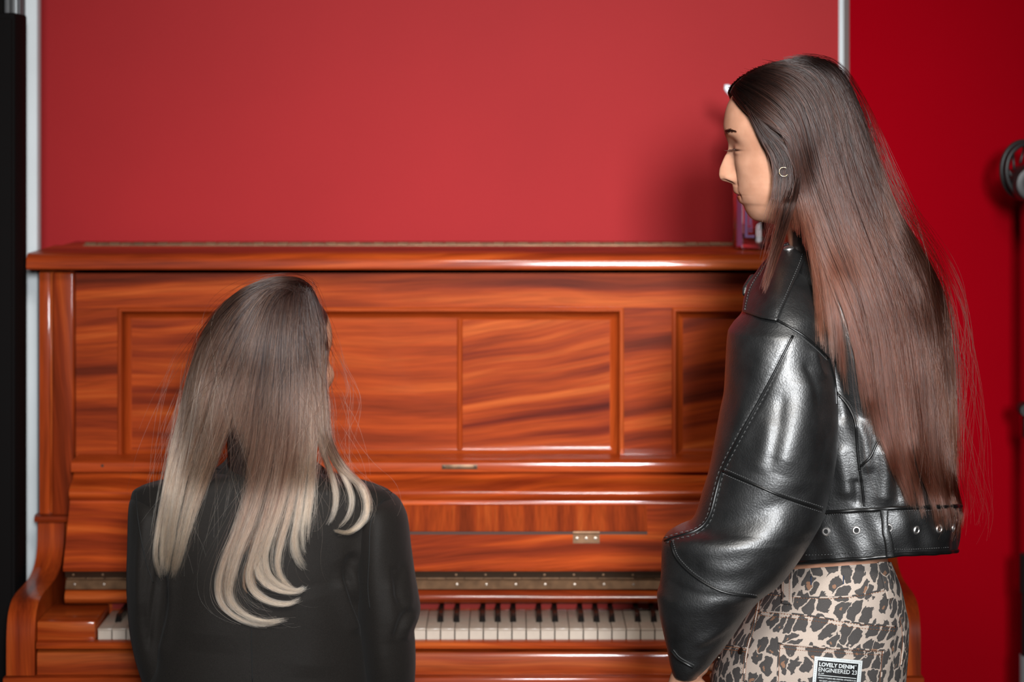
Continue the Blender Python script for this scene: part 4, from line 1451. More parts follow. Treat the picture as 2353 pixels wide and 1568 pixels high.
# leather jacket -----------------------------------------------------
TR = [(556, 1826, 1975, 3.445, .075), (575, 1800, 2010, 3.45, .10), (600, 1778, 2045, 3.455, .125), (640, 1758, 2085, 3.46, .15), (700, 1745, 2118, 3.465, .160), (760, 1738, 2140, 3.468, .163), (850, 1735, 2162, 3.47, .165),
      (950, 1736, 2176, 3.47, .166), (1050, 1740, 2188, 3.47, .166), (1120, 1743, 2194, 3.47, .165), (1170, 1746, 2198, 3.47, .163), (1225, 1752, 2196, 3.47, .160), (1268, 1765, 2180, 3.47, .155)]
TV = stack_verts(TR, 190, 200, cone=True)
TC = [([(1938, 700), (1950, 770), (1985, 880), (2000, 960)], 26, 0.008, 0), ([(1912, 820), (1930, 900), (1945, 980)], 16, -0.007, 0), ([(1960, 960), (1985, 1010), (1995, 1090)], 14, 0.005, 0),
      ([(1925, 1020), (1940, 1090), (1950, 1150)], 18, 0.005, 0), ([(1968, 1100), (1972, 1165)], 10, -0.004, 0), ([(2030, 1020), (2036, 1100), (2030, 1165)], 20, 0.006, 0), ([(2085, 1000), (2090, 1100), (2095, 1170)], 24, 0.005, 0),
      ([(2060, 1050), (2064, 1160)], 12, -0.004, 0), ([(2130, 900), (2140, 1050), (2140, 1160)], 20, -0.004, 0), ([(1900, 650), (1905, 720), (1900, 790)], 26, 0.005, 0)]
TV = folds(TV, TC, 5, 0.0022, 10)
V, F, _ = close_grid(TV, 0.004, 0.004)
jk = mesh('leather_jacket', V, F, M_LEATHER, lady, autosmooth=70)
SR = [(612, 1765, 1815, 3.375, .03), (640, 1738, 1856, 3.36, .058), (680, 1716, 1884, 3.345, .080), (720, 1705, 1900, 3.335, .093), (745, 1684, 1906, 3.33, .097), (765, 1673, 1909, 3.325, .099), (830, 1668, 1915, 3.32, .101), (900, 1664, 1922, 3.315, .102),
      (950, 1654, 1925, 3.31, .103), (1000, 1645, 1925, 3.305, .103), (1080, 1630, 1916, 3.30, .102), (1140, 1612, 1903, 3.298, .100), (1180, 1600, 1893, 3.296, .099), (1203, 1585, 1884, 3.294, .099), (1218, 1550, 1876, 3.292, .100), (1232, 1530, 1868, 3.29, .100), (1250, 1521, 1857, 3.29, .099),
      (1300, 1520, 1824, 3.288, .094), (1340, 1517, 1790, 3.286, .088), (1368, 1510, 1752, 3.285, .082), (1400, 1513, 1722, 3.284, .075), (1450, 1523, 1689, 3.283, .062), (1500, 1534, 1652, 3.282, .047), (1530, 1540, 1627, 3.282, .039), (1552, 1547, 1604, 3.282, .030)]
SV = stack_verts(SR, 300, 200)
SCR = [([(1765, 790), (1725, 890), (1690, 990), (1672, 1040)], 24, 0.0045, 0), ([(1822, 775), (1750, 915), (1700, 1005), (1660, 1085), (1640, 1160)], 7, -0.0025, 0),
       ([(1865, 850), (1850, 930), (1810, 1040), (1790, 1090)], 36, 0.0075, 0), ([(1905, 900), (1900, 1010), (1880, 1110)], 20, -0.006, 0), ([(1770, 960), (1760, 1030), (1740, 1090)], 22, 0.004, 0), ([(1800, 900), (1785, 1000), (1770, 1080)], 14, -0.0035, 0),
       ([(1600, 1212), (1690, 1205), (1790, 1160), (1880, 1120)], 22, -0.0065, 0), ([(1545, 1240), (1640, 1262), (1740, 1240), (1840, 1190)], 28, 0.0075, 0), ([(1560, 1290), (1640, 1330), (1720, 1330), (1800, 1290)], 22, -0.004, 0),
       ([(1600, 1300), (1680, 1310), (1770, 1270)], 20, 0.004, 0), ([(1530, 1380), (1590, 1400), (1680, 1385), (1740, 1375)], 20, 0.005, 0), ([(1520, 1330), (1600, 1365), (1700, 1372)], 9, -0.003, 0),
       ([(1740, 1388), (1660, 1450), (1590, 1488)], 14, 0.0055, 0), ([(1700, 1440), (1640, 1480), (1600, 1500)], 10, -0.004, 0), ([(1545, 1420), (1560, 1470), (1570, 1520)], 16, 0.003, 0), ([(1870, 800), (1885, 850), (1905, 870)], 10, 0.004, 0), ([(1850, 830), (1870, 890), (1880, 950)], 9, -0.003, 0)]
SCR = [(p_, w_, h_ * (0.34 if min(q_[1] for q_ in p_) > 1100 else 0.62), k_) for p_, w_, h_, k_ in SCR]
SV = folds(SV, SCR, 11, 0.0014, 11)
V, F, _ = close_grid(SV, 0.012, 0.006)
slv = mesh('sleeve', V, F, M_LEATHER, jk, autosmooth=70)
v, f = limb([R_SH + np.array([0.0, -0.01, -0.01]), R_EL, R_WR + np.array([0.01, 0, 0.03])], [0.075, 0.080, 0.048], 40, 30)
mesh('sleeve', v, f, M_LEATHER, jk)
# collar, turned down under the hair
CV = stack_verts([(545, 1822, 1978, 3.435, .070), (555, 1815, 1990, 3.437, .078), (568, 1806, 2005, 3.44, .090), (590, 1795, 2030, 3.445, .105)], 20, 100)
CI = stack_verts([(545, 1826, 1974, 3.435, .066), (590, 1803, 2020, 3.445, .097)], 20, 100)[::-1]
CVI = np.concatenate([CV, CI], 0)
F = grid_faces(41, 100).tolist()
col1 = mesh('collar', np.concatenate([CVI, CVI[:1]], 0).reshape(-1, 3), F, M_LEATHER, jk)
jsb = bvh_of([jk, slv])
# belt
def ring_at(rows, py, px_shift=0.0):
    pass


nb, ncb = 14, 240
ang = np.linspace(0, 2 * np.pi, ncb, endpoint=False)
Rt = np.array(TR)
BV = np.zeros((nb, ncb, 3))
for j, a in enumerate(ang):
    xl_, xr_ = 1748, 2205
    px = (xl_ + xr_) / 2 + (xr_ - xl_) / 2 * math.cos(a)
    yt = np.interp(px, [1750, 1900, 2020, 2205], [1186, 1176, 1168, 1163]); yb = np.interp(px, [1750, 1830, 1960, 2040, 2120, 2205], [1298, 1292, 1283, 1274, 1272, 1266])
    for i in range(nb):
        t = i / (nb - 1); py = yt + (yb - yt) * t
        w = 1 + 0.012 * math.sin(math.pi * t) - 0.010 * t
        xc, hw = (1752 + 2201) / 2, (2201 - 1752) / 2 * w * np.interp(py, [1165, 1280], [1.0, 0.975])
        xx = xc + hw * math.cos(a); Yc = 3.47
        d = 0.169 * w
        Y = Yc + d * math.sin(a)
        s_ = 0.0022 * math.sin(a * 9 + 3 * t) * math.sin(math.pi * t) + 0.0012 * math.sin(a * 23 + 1.5 - 4 * t)
        BV[i, j] = (XW(xx, Yc) + s_ * math.cos(a), Y + s_ * math.sin(a), ZW(py, min(Y, Yc)))
V, F, _ = close_grid(BV, 0.0, 0.0)
belt = mesh('belt', V, F, M_LEATHER, jk, autosmooth=45)
bbvh = bvh_of([belt, slv])
for r_, nm in ((0, 'piping'), (nb - 1, 'piping')):
    V, F = tube_vf(np.vstack([BV[r_], BV[r_][:1]]), 0.0030, 8, False)
    mesh(nm, V, F, M_SEAM, jk)
for px, py in ((1898, 1222), (1968, 1219), (2042, 1214), (2106, 1219), (2158, 1216), (2190, 1214)):
    if hit(bbvh, px, py)[0] is None: continue
    e_ = stud(bbvh, px, py, [(0.0034, -0.0005), (0.0032, 0.0010), (0.0038, 0.0018), (0.0050, 0.0017), (0.0060, 0.0005), (0.0061, -0.001)], jk, M_SILVER, 'eyelet')
    stud(bbvh, px, py, [(0, 0.0003), (0.0036, 0.0003), (0.0036, -0.0005)], jk, M_HOLE, 'eyelet_hole')
lp = [(2021, 1150), (2039, 1150), (2050, 1276), (2033, 1278)]
V = []
for (off, hw) in ((0, 0),):
    c = spline([(2030, 1150), (2030, 1180), (2033, 1215), (2041, 1250), (2043, 1277)], 30)
    pts = []
    for q in c:
        p, n_ = hit(bbvh, q[0], q[1], 0.004)
        if p is None: p, n_ = hit(jsb, q[0], q[1], 0.006)
        if p is not None: pts.append(p)
    pts = np.array(pts)
    pts[:, 1] = np.minimum(pts[:, 1], np.convolve(np.pad(pts[:, 1], 2, 'edge'), np.ones(5) / 5, 'valid'))
    rngx = np.linspace(0, 1, len(pts))
    ringV = []
    for i, p in enumerate(pts):
        tw = 0.5 * math.sin(rngx[i] * 6) * 0.6
        w_ = 0.0060 - 0.0016 * math.exp(-((rngx[i] - 0.42) / 0.14) ** 2)
        for k_ in range(12):
            a = 2 * math.pi * k_ / 12
            u_, v_ = w_ * np.sign(math.cos(a)) * abs(math.cos(a)) ** 0.6, 0.0026 * math.sin(a)
            ringV.append(p + np.array([u_ * math.cos(tw), u_ * math.sin(tw) * -0.6 + v_, 0]))
    F = []
    for i in range(len(pts) - 1):
        for k_ in range(12):
            F.append((i * 12 + k_, i * 12 + (k_ + 1) % 12, (i + 1) * 12 + (k_ + 1) % 12, (i + 1) * 12 + k_))
    F.append(tuple(range(12))); F.append(tuple((len(pts) - 1) * 12 + k_ for k_ in range(12)))
    mesh('belt_loop', ringV, F, M_LEATHER, jk, autosmooth=60)
seam(bbvh, [(1895, 1184), (1960, 1180), (2020, 1177)], jk, M_SEAM, 0.0006, 30, 0.0, 'belt_seam', (0,), M_LSTITCH, 0, 2)
seam(bbvh, [(2050, 1176), (2110, 1174), (2180, 1172)], jk, M_SEAM, 0.0006, 30, 0.0, 'belt_seam', (0,), M_LSTITCH, 0, 2)
seam(bbvh, [(1850, 1276), (1930, 1273), (2020, 1263)], jk, M_SEAM, 0.0006, 30, 0.0, 'belt_seam', (0,), M_LSTITCH, 0, 2)
seam(bbvh, [(2056, 1262), (2110, 1262), (2180, 1258)], jk, M_SEAM, 0.0006, 30, 0.0, 'belt_seam', (0,), M_LSTITCH, 0, 2)
for pts, st in (([(1822, 772), (1780, 855), (1740, 930), (1695, 1012), (1660, 1082), (1645, 1135), (1628, 1195), (1598, 1222), (1560, 1232), (1528, 1243)], (1, -1)),
                ([(1787, 737), (1840, 768), (1880, 800), (1904, 824)], (1,)), ([(1904, 824), (1918, 880), (1922, 930)], ()),
                ([(1922, 902), (1950, 935), (1966, 975), (1970, 1030), (1975, 1080)], (-1,)), ([(1975, 1080), (1982, 1120), (1986, 1164)], (-1, 1)), ([(1978, 1072), (2000, 1050), (2018, 1015), (2040, 1000)], (-1, 1)), ([(2090, 960), (2100, 950), (2108, 942)], (1,)),
                ([(1662, 1083), (1720, 1108), (1800, 1142), (1890, 1172)], (1, -1)), ([(1541, 1246), (1556, 1285), (1600, 1328), (1660, 1360), (1738, 1374)], (-1,)),
                ([(1544, 1498), (1560, 1516), (1592, 1534)], (-1,))):
    seam(jsb, pts, jk, M_SEAM, 0.0019, 60, 0.0004, 'seam', st, M_LSTITCH, 6.0, 2)
# epaulette: a pointed strap on the shoulder, with a snap
EO = [(1785, 738), (1748, 731), (1705, 716), (1708, 690), (1717, 655), (1750, 606), (1789, 564), (1808, 556), (1822, 553), (1838, 560), (1853, 572), (1846, 600), (1830, 640), (1810, 684)]
q = np.array(EO, float)
cen = q.mean(0)
dense = []
for i in range(len(q)):
    a, b = q[i], q[(i + 1) % len(q)]
    for t in np.linspace(0, 1, 8, endpoint=False): dense.append(a * (1 - t) + b * t)
dense = np.array(dense)
rings = []
side_p = [(1.0, -0.004), (1.0, 0.003), (0.985, 0.0062), (0.95, 0.0070), (0.925, 0.0058), (0.90, 0.0062), (0.7, 0.0075), (0.5, 0.0085), (0.3, 0.009), (0.12, 0.0092)]
loc = []
for s_, o_ in side_p:
    rr = []
    for a in dense:
        b = cen + (a - cen) * s_
        p, n_ = hit(jsb, b[0], b[1], 0)
        rr.append(p)
    good = [p for p in rr if p is not None]
    far = np.mean([p[1] for p in good])
    out = []
    for a, p in zip(dense, rr):
        b = cen + (a - cen) * s_
        y = p[1] if p is not None else None
        out.append((b, y))
    loc.append((out, o_))
# smooth depth over the strap: plane fit of the hits plus a little crown
obs = np.array([(b[0], b[1], y) for out, _ in loc for b, y in out if y is not None and y < 3.42])
Am = np.c_[np.ones(len(obs)), obs[:, 0] - cen[0], obs[:, 1] - cen[1], (obs[:, 0] - cen[0]) ** 2, (obs[:, 1] - cen[1]) ** 2, (obs[:, 0] - cen[0]) * (obs[:, 1] - cen[1])]
cf = np.linalg.lstsq(Am, obs[:, 2], rcond=None)[0]


def ep_Y(px, py):
    u, v = px - cen[0], py - cen[1]
    return cf @ np.array([1, u, v, u * u, v * v, u * v])


EV = []
for out, o_ in loc:
    for b, y in out:
        EV.append(P(b[0], b[1], ep_Y(*b) - o_ - 0.003))
n_d = len(dense)
F = grid_faces(len(side_p), n_d).tolist()
EV.append(P(cen[0], cen[1], ep_Y(*cen) - 0.0125)); c_i = len(EV) - 1
for k_ in range(n_d): F.append([(len(side_p) - 1) * n_d + k_, (len(side_p) - 1) * n_d + (k_ + 1) % n_d, c_i])
ep = mesh('epaulette', EV, F, M_LEATHER, jk, autosmooth=70)
ebv = bvh_of([ep])
stud(ebv, 1812, 571, [(0, 0.0030), (0.004, 0.0028), (0.0066, 0.0016), (0.0072, 0.0002), (0.0072, -0.001)], jk, M_SILVER, 'snap_button')
for pts in ([(1712, 712), (1716, 692), (1726, 658), (1756, 612), (1792, 571), (1810, 562), (1824, 559)], [(1780, 730), (1803, 684), (1822, 640), (1838, 602), (1845, 578)]):
    seam(ebv, pts, jk, M_SEAM, 0.0005, 40, 0.0, 'seam', (0,), M_LSTITCH, 0, 2)
mesh('lapel_point', *limb([P(1730, 640, 3.40), P(1715, 662, 3.385), P(1711, 675, 3.38)], [0.006, 0.005, 0.0035], 12, 8), M_LEATHER, jk)
# ------------------------------------------------------------------ hair of the standing woman
HAIR1 = hair_material('dark_brown_hair', (0.011, 0.0055, 0.0045), (0.112, 0.032, 0.018), 0.10, 0.9, 0.26, 0.5)
HAIRB1 = mass_material('dark_hair_mass', (0.008, 0.005, 0.004), (0.03, 0.013, 0.009), 0.2, 0.9)
hT = HT


CURT = np.array([(250, 1800, 1978, 3.425, .080), (300, 1800, 1994, 3.425, .085), (420, 1800, 2034, 3.434, .100), (520, 1802, 2074, 3.448, .120), (610, 1820, 2132, 3.462, .146), (700, 1840, 2168, 3.465, .15), (850, 1860, 2188, 3.47, .14), (1000, 1880, 2198, 3.475, .13), (1260, 1900, 2216, 3.475, .14)])


def head_depth(px, py):
    pq = np.interp(py, [132, 215, 700], [151.5, 216, 701])
    fb, bk, hw = (np.interp(pq, hT[:, 0], hT[:, k]) for k in (1, 3, 4))
    c, hl = (fb + bk) / 2, (bk - fb) / 2 + 12
    u = np.clip(1 - ((px - c) / hl) ** 2, 0, 1)
    Y = np.where((py < 500) & (u > 0), 3.42 - (hw * HK + 0.014) * np.sqrt(u), 3.47)
    xl, xr, yc, d = (np.interp(py, CURT[:, 0], CURT[:, k]) for k in (1, 2, 3, 4))
    w = np.clip(1 - ((px - (xl + xr) / 2) / ((xr - xl) / 2)) ** 2, 0, 1)
    Z = np.where((py > 250) & (w > 0), yc - d * np.sqrt(w), 3.47)
    return np.minimum(Y, Z)


dep1 = Depth(1640, 2260, 120, 1290, head_depth, bvh_of([lady, jk, slv, belt, col1, ep]), 0.007, 3.47, 8, 2)
mid1 = lambda py: np.interp(py, [300, 620], [3.42, 3.468])
G0 = [[(1716, 250), (1762, 282), (1800, 304), (1813, 340), (1813, 400), (1809, 450), (1804, 490), (1803, 520)],
      [(1730, 268), (1770, 292), (1808, 318), (1826, 360), (1832, 420), (1834, 470), (1836, 510), (1838, 545)],
      [(1740, 272), (1785, 294), (1818, 324), (1842, 380), (1852, 440), (1858, 490), (1862, 540), (1866, 590)]]
G1 = [[(1682, 212), (1700, 240), (1730, 270), (1765, 288), (1800, 300), (1816, 322), (1823, 360), (1836, 430), (1850, 520), (1860, 600), (1866, 680), (1869, 765)],
      [(1690, 197), (1735, 226), (1775, 256), (1808, 288), (1826, 330), (1841, 400), (1859, 480), (1888, 570), (1926, 660), (1966, 760), (1988, 850), (2000, 930), (2010, 1000)],
      [(1712, 178), (1768, 198), (1812, 235), (1838, 285), (1853, 350), (1874, 430), (1906, 520), (1945, 620), (1985, 720), (2005, 820), (2015, 920), (2035, 1020), (2070, 1110), (2093, 1165)],
      [(1752, 157), (1808, 172), (1852, 210), (1877, 265), (1897, 340), (1927, 440), (1962, 540), (2006, 650), (2036, 760), (2050, 870), (2060, 980), (2078, 1080), (2096, 1165)],
      [(1792, 145), (1845, 154), (1884, 188), (1913, 245), (1936, 320), (1966, 420), (2006, 530), (2050, 650), (2080, 770), (2094, 890), (2106, 1000), (2120, 1080), (2146, 1150), (2160, 1225)],
      [(1825, 139), (1876, 145), (1914, 172), (1945, 228), (1970, 310), (2000, 410), (2040, 520), (2090, 630), (2125, 740), (2145, 870), (2152, 980), (2165, 1080), (2185, 1160), (2194, 1222)],
      [(1850, 137), (1900, 143), (1937, 172), (1966, 225), (1994, 305), (2026, 400), (2068, 505), (2126, 605), (2164, 700), (2184, 840), (2194, 980), (2198, 1100), (2213, 1185), (2197, 1252)]]
v, f = hair_sheet(G1, dep1, 0.009, 0.90, 90, 60, 0.006, 0.0, 0.16)
hair1 = mass_t(mesh('hair', v, f, HAIRB1, lady))
# the far half of the head of hair, mirrored about the head's own plane
v, f = hair_sheet(G1, dep1, 0.009, 0.46, 60, 40, 0.006, 0.0)
vf = v.copy()
vf[:, 1] = np.maximum(2 * mid1(project(v)[1]) - v[:, 1], v[:, 1] + 0.004)
mass_t(mesh('hair_mass', vf, [t[::-1] for t in f], HAIRB1, hair1))
S1 = strands(G1, dep1, 15000, 34, 1, 0.62, 5.0, 7.0, 0.012, 0.02, weights=[1.0, 1.2, 1.2, 1.2, 1.15, 1.1], tiplen=(0.80, 1.0), lockn=60)
hair_curves('hair_strands', S1, HAIR1, hair1, 0.00030, 0.00010)
S0 = strands(G0, dep1, 1500, 26, 8, 0.4, 3.0, 5.0, 0.010, 0.02, tiplen=(0.8, 1.0), lockn=12, dfun=lambda a, b: dep1(a, b) + 0.004)
LASTT[id(S0)] *= 0.5
hair_curves('hair_strands', S0, HAIR1, hair1, 0.00030, 0.00010)
v, f = hair_sheet(G0, dep1, 0.012, 0.92, 20, 30, 0.005)
mass_t(mesh('hair_mass', v, f, HAIRB1, hair1))
S1b = strands(G1[2:], dep1, 450, 34, 2, 0.1, 14.0, 22.0, 0.014, 0.5, weights=[0.6, 0.7, 0.9, 2.2], frizz=1.3)
hair_curves('flyaway_strands', S1b, HAIR1, hair1, 0.00013, 0.00005)
Sf = strands(G1, dep1, 4000, 26, 3, 0.5, 5.0, 7.0, 0.010, 0.02, tiplen=(0.4, 0.55))
Sf[..., 1] = np.maximum(2 * mid1(project(Sf)[1]) - Sf[..., 1], Sf[..., 1])
hair_curves('hair_strands', Sf, HAIR1, hair1, 0.00035, 0.00012)
G2 = [[(1712, 243), (1735, 290), (1752, 326), (1771, 358), (1781, 395), (1777, 440), (1766, 490), (1752, 560), (1738, 640)],
      [(1728, 262), (1752, 300), (1774, 332), (1792, 362), (1801, 400), (1798, 440), (1788, 490), (1772, 550), (1752, 630)],
      [(1745, 276), (1772, 305), (1800, 333), (1814, 365), (1818, 405), (1812, 445), (1803, 495), (1788, 545), (1770, 610)]]
fd = lambda px, py: dep1(px, py) - 0.004 - 0.012 * np.clip((py - 330) / 120, 0, 1)
Sa = strands(G2, dep1, 2000, 28, 4, 0.5, 3.0, 4.0, 0.008, 0.02, tiplen=(0.40, 0.56), dfun=fd)
LASTT[id(Sa)] *= 0.35
hair_curves('side_lock', Sa, HAIR1, hair1, 0.00028, 0.00010)
Sb = strands(G2, dep1, 90, 28, 5, 0.5, 4.0, 8.0, 0.008, 0.1, tiplen=(0.6, 1.0), dfun=fd)
LASTT[id(Sb)] *= 0.35
hair_curves('side_lock', Sb, HAIR1, hair1, 0.00022, 0.00008)
v, f = hair_sheet([[tuple(np.array(p) + np.array([4, 0])) for p in g] for g in G2], lambda a, b: fd(a, b), 0.008, 0.44, 30, 24, 0.003, 0.0, 0.14)
mass_t(mesh('hair_mass', v, f, HAIRB1, hair1))
G3 = [[(1838, 348), (1824, 392), (1812, 432), (1796, 478), (1778, 540), (1762, 600), (1746, 665)], [(1852, 352), (1842, 402), (1832, 452), (1818, 500), (1797, 560), (1778, 620), (1758, 680)]]
Sc = strands(G3, dep1, 420, 24, 6, 0.5, 3.0, 4.0, 0.006, 0.03, tiplen=(0.6, 1.0), dfun=lambda a, b: fd(a, b) + 0.020 - 0.026 * np.clip((b - 365) / 100, 0, 1))
LASTT[id(Sc)] *= 0.35
hair_curves('front_lock', Sc, HAIR1, hair1, 0.00028, 0.00010)
# eyebrow, lashes
rng = np.random.default_rng(9)
M_BROW = hair_material('brow_hair', (0.012, 0.007, 0.006), (0.02, 0.012, 0.01), 0.2, 0.8)
bs = []
for i in range(240):
    t = rng.uniform(0, 1) ** 1.3
    x = 1664.5 + 25 * t; y = 303 - 5 * math.sin(t * 2.2) + 3 * t + rng.normal(0, 1) * (2.6 * (1 - t) + 0.6)
    p0, n0_ = hit(body_bvh, x, y, 0.0003)
    p1, n1_ = hit(body_bvh, x + rng.uniform(3, 6), y - rng.uniform(-0.5, 2.5) + 2 * t, 0.0009)
    if p0 is None or p1 is None or abs(p0[1] - p1[1]) > 0.01: continue
    bs.append([p0, (p0 + p1) / 2 + n0_ * 0.0006, p1])
hair_curves('eyebrow', np.array(bs), M_BROW, lady, 0.00022, 0.0001)
ls = []
for i in range(60):
    t = i / 59
    p0, n0_ = hit(body_bvh, 1677.5 + 13 * t, 343.5 - 2.5 * t + 1.5 * math.sin(t * 3), 0.0002)
    if p0 is None: continue
    d_ = np.array([-0.0085 * (1 - 0.45 * t), -0.001, -0.0015])
    ls.append([p0, p0 + d_ * 0.5 + np.array([0, 0, -0.0012]), p0 + d_ + np.array([0, 0, 0.0004])])
if ls:
    hair_curves('eyelashes', np.array(ls), M_BROW, lady, 0.00022, 0.00008)
# hoop earring
c0 = P(1801, 395, 3.318)
hoop = [c0 + 0.0062 * np.array([math.cos(a), 0.25 * math.sin(a), math.sin(a)]) for a in np.linspace(0.9, 5.7, 40)]
V, F = tube_vf(hoop, 0.00042, 8)
mesh('earring', V, F, M_GOLD, lady, label='thin gold hoop earring')
# ------------------------------------------------------------------ the seated woman
def cloth_material():
    m, t, b = nt('black_suiting')
    tc = node(t, 'ShaderNodeTexCoord')
    n = node(t, 'ShaderNodeTexNoise', i_Scale=900.0, i_Detail=2.0); t.links.new(tc.outputs['Object'], n.inputs['Vector'])
    n2 = node(t, 'ShaderNodeTexNoise', i_Scale=16.0, i_Detail=4.0); t.links.new(tc.outputs['Object'], n2.inputs['Vector'])
    r = ramp(t, [(0.3, (0.009, 0.0072, 0.006)), (0.7, (0.016, 0.013, 0.011))]); t.links.new(n.outputs['Fac'], r.inputs['Fac'])
    t.links.new(r.outputs['Color'], b.inputs['Base Color'])
    b.inputs['Roughness'].default_value = 0.72; b.inputs['Specular IOR Level'].default_value = 0.22
    b.inputs['Sheen Weight'].default_value = 0.03; b.inputs['Sheen Roughness'].default_value = 0.5
    b1 = node(t, 'ShaderNodeBump', i_Strength=0.25, i_Distance=0.0005); t.links.new(n.outputs['Fac'], b1.inputs['Height'])
    b2 = node(t, 'ShaderNodeBump', i_Strength=0.15, i_Distance=0.008); t.links.new(n2.outputs['Fac'], b2.inputs['Height'])
    t.links.new(b2.outputs['Normal'], b1.inputs['Normal']); t.links.new(b1.outputs['Normal'], b.inputs['Normal'])
    return m


M_SUIT = cloth_material()
M_SUITSEAM = pbr('suit_seam', (0.006, 0.006, 0.006), 0.8)
M_TROUSER = pbr('dark_trousers', (0.012, 0.012, 0.014), 0.8)
QY = math.radians(45)
QF = np.array([math.sin(QY), math.cos(QY), 0]); QS = np.array([-math.cos(QY), math.sin(QY), 0])
QK = HK * 0.97
QO = np.array([XW(630, 3.61), 3.61, ZW(826, 3.61)])
SEAT = (XW(600, 3.66), 3.68, 0.0)
parts = [head_mesh(QO, QF, QS, QK, 75, 24), ear_solid(QO, QF, QS, QK, 1), ear_solid(QO, QF, QS, QK, -1)]
tors = stack_verts([(1065, 545, 690, 3.64, .055), (1105, 500, 740, 3.65, .075), (1140, 400, 830, 3.655, .095), (1200, 345, 880, 3.66, .10), (1350, 385, 840, 3.665, .105), (1480, 400, 820, 3.67, .105), (1600, 385, 835, 3.68, .12), (1720, 370, 850, 3.70, .13), (1775, 400, 820, 3.71, .10)], 60, 48)
parts.append(close_grid(tors, 0.01, 0.02)[:2])
qa = []
for sx, shp, elp in ((-1, (366, 1190), (392, 1590)), (1, (868, 1190), (893, 1590))):
    sh, el = P(*shp, 3.65), P(*elp, 3.66)
    wr = np.array([XW(600, 3.9) + sx * 0.10, 3.90, 0.775])
    parts.append(limb([sh, el, wr], [0.034, 0.026, 0.022])); qa.append((sh, el, wr))
    parts += hand(wr + np.array([0, 0.02, 0.006]), (0.02 * -sx, 1.0, -0.02), (-sx, 0, 0.1), (0, 0.1, -1), 0.90)
    hp = np.array([SEAT[0] + sx * 0.085, 3.70, 0.545]); kn = np.array([SEAT[0] + sx * 0.13, 4.05, 0.510]); an = np.array([SEAT[0] + sx * 0.12, 4.02, 0.09])
    parts.append(limb([hp, kn], [0.082, 0.055])); parts.append(limb([kn, (kn + an) / 2 + np.array([0, -0.012, 0]), an], [0.053, 0.048, 0.034]))
    parts.append(limb([an + np.array([0, -0.02, -0.035]), an + np.array([sx * 0.01, 0.07, -0.05]), an + np.array([sx * 0.015, 0.14, -0.068])], [0.034, 0.034, 0.021]))
me = union(parts, 'person')
tint_skin(me, QO, QF, QS, QK, nape=680)
co = np.empty(len(me.vertices) * 3, np.float32); me.vertices.foreach_get('co', co)
co = co.reshape(-1, 3) - np.array(SEAT, np.float32); me.vertices.foreach_set('co', co.ravel())
me.shade_smooth(); me.materials.clear(); me.materials.append(M_SKIN); me.update()
girl = add('person', me, None, SEAT)
tag(girl, 'seated person in black blazer, back turned, with long brown hair lightening to blonde curls', 'person', 'people at the piano')
# trousers, shoes (below the frame)
V, F = [], []
for sx in (-1, 1):
    hp = np.array([SEAT[0] + sx * 0.085, 3.69, 0.548]); kn = np.array([SEAT[0] + sx * 0.13, 4.05, 0.510]); an = np.array([SEAT[0] + sx * 0.12, 4.02, 0.10])
    for pts, rr in (([hp, kn], [0.092, 0.070]), ([kn + np.array([0, 0.004, 0.004]), an], [0.071, 0.058])):
        v, f = limb(pts, rr, 24, 20); F += [tuple(i + len(V) for i in q) for q in f]; V += list(v)
v, f, _ = close_grid(stack_verts([(1700, 365, 838, 3.69, .128), (1760, 350, 850, 3.70, .145), (1830, 352, 848, 3.70, .145), (1890, 375, 825, 3.70, .12)], 30, 60), 0.004, 0.02)
F += [[i + len(V) for i in q] for q in f]; V += list(v)
mesh('trousers', V, F, M_TROUSER, girl)
for sx in (-1, 1):
    an = np.array([SEAT[0] + sx * 0.12, 4.02, 0.09])
    v, f = limb([an + np.array([0, -0.03, -0.034]), an + np.array([sx * 0.01, 0.07, -0.044]), an + np.array([sx * 0.015, 0.15, -0.060])], [0.048, 0.045, 0.028], 20, 16)
    mesh('shoe', v, f, M_BLACK, girl)
# blazer
BR = [(1078, 535, 700, 3.635, .060), (1088, 495, 742, 3.64, .075), (1099, 430, 790, 3.645, .090), (1111, 350, 842, 3.65, .100), (1121, 318, 874, 3.652, .105), (1131, 306, 896, 3.654, .110), (1150, 302, 908, 3.655, .113), (1190, 312, 905, 3.655, .118), (1250, 330, 885, 3.655, .123),
      (1320, 345, 870, 3.655, .126), (1400, 350, 862, 3.657, .127), (1480, 345, 858, 3.66, .127), (1568, 338, 858, 3.665, .130), (1680, 325, 868, 3.675, .140), (1760, 330, 870, 3.68, .145)]
BVt = stack_verts(BR, 200, 200, 2.2, cone=True)
BCr = [([(870, 1150), (845, 1230), (822, 1310), (815, 1360), (835, 1385)], 16, 0.006, 0), ([(795, 1300), (805, 1360), (830, 1420), (850, 1490), (852, 1560)], 12, -0.012, 0.7), ([(800, 1270), (835, 1330), (850, 1380)], 14, -0.007, 0), ([(780, 1330), (800, 1390), (822, 1460)], 18, 0.006, 0),
       ([(370, 1300), (375, 1400), (350, 1500), (345, 1568)], 12, -0.010, 0), ([(395, 1320), (385, 1420), (365, 1520)], 16, 0.005, 0), ([(585, 1130), (577, 1300), (577, 1440), (580, 1567)], 10, -0.0012, 0), ([(690, 1180), (760, 1240), (800, 1300)], 40, 0.004, 0), ([(450, 1200), (480, 1350), (470, 1500)], 60, 0.004, 0), ([(700, 1350), (720, 1450), (715, 1560)], 50, 0.004, 0)]
BVt = folds(BVt, BCr, 21, 0.0016, 7)
V, F, _ = close_grid(BVt, 0.006, 0.01)
bz = mesh('blazer', V, F, M_SUIT, girl, autosmooth=75)
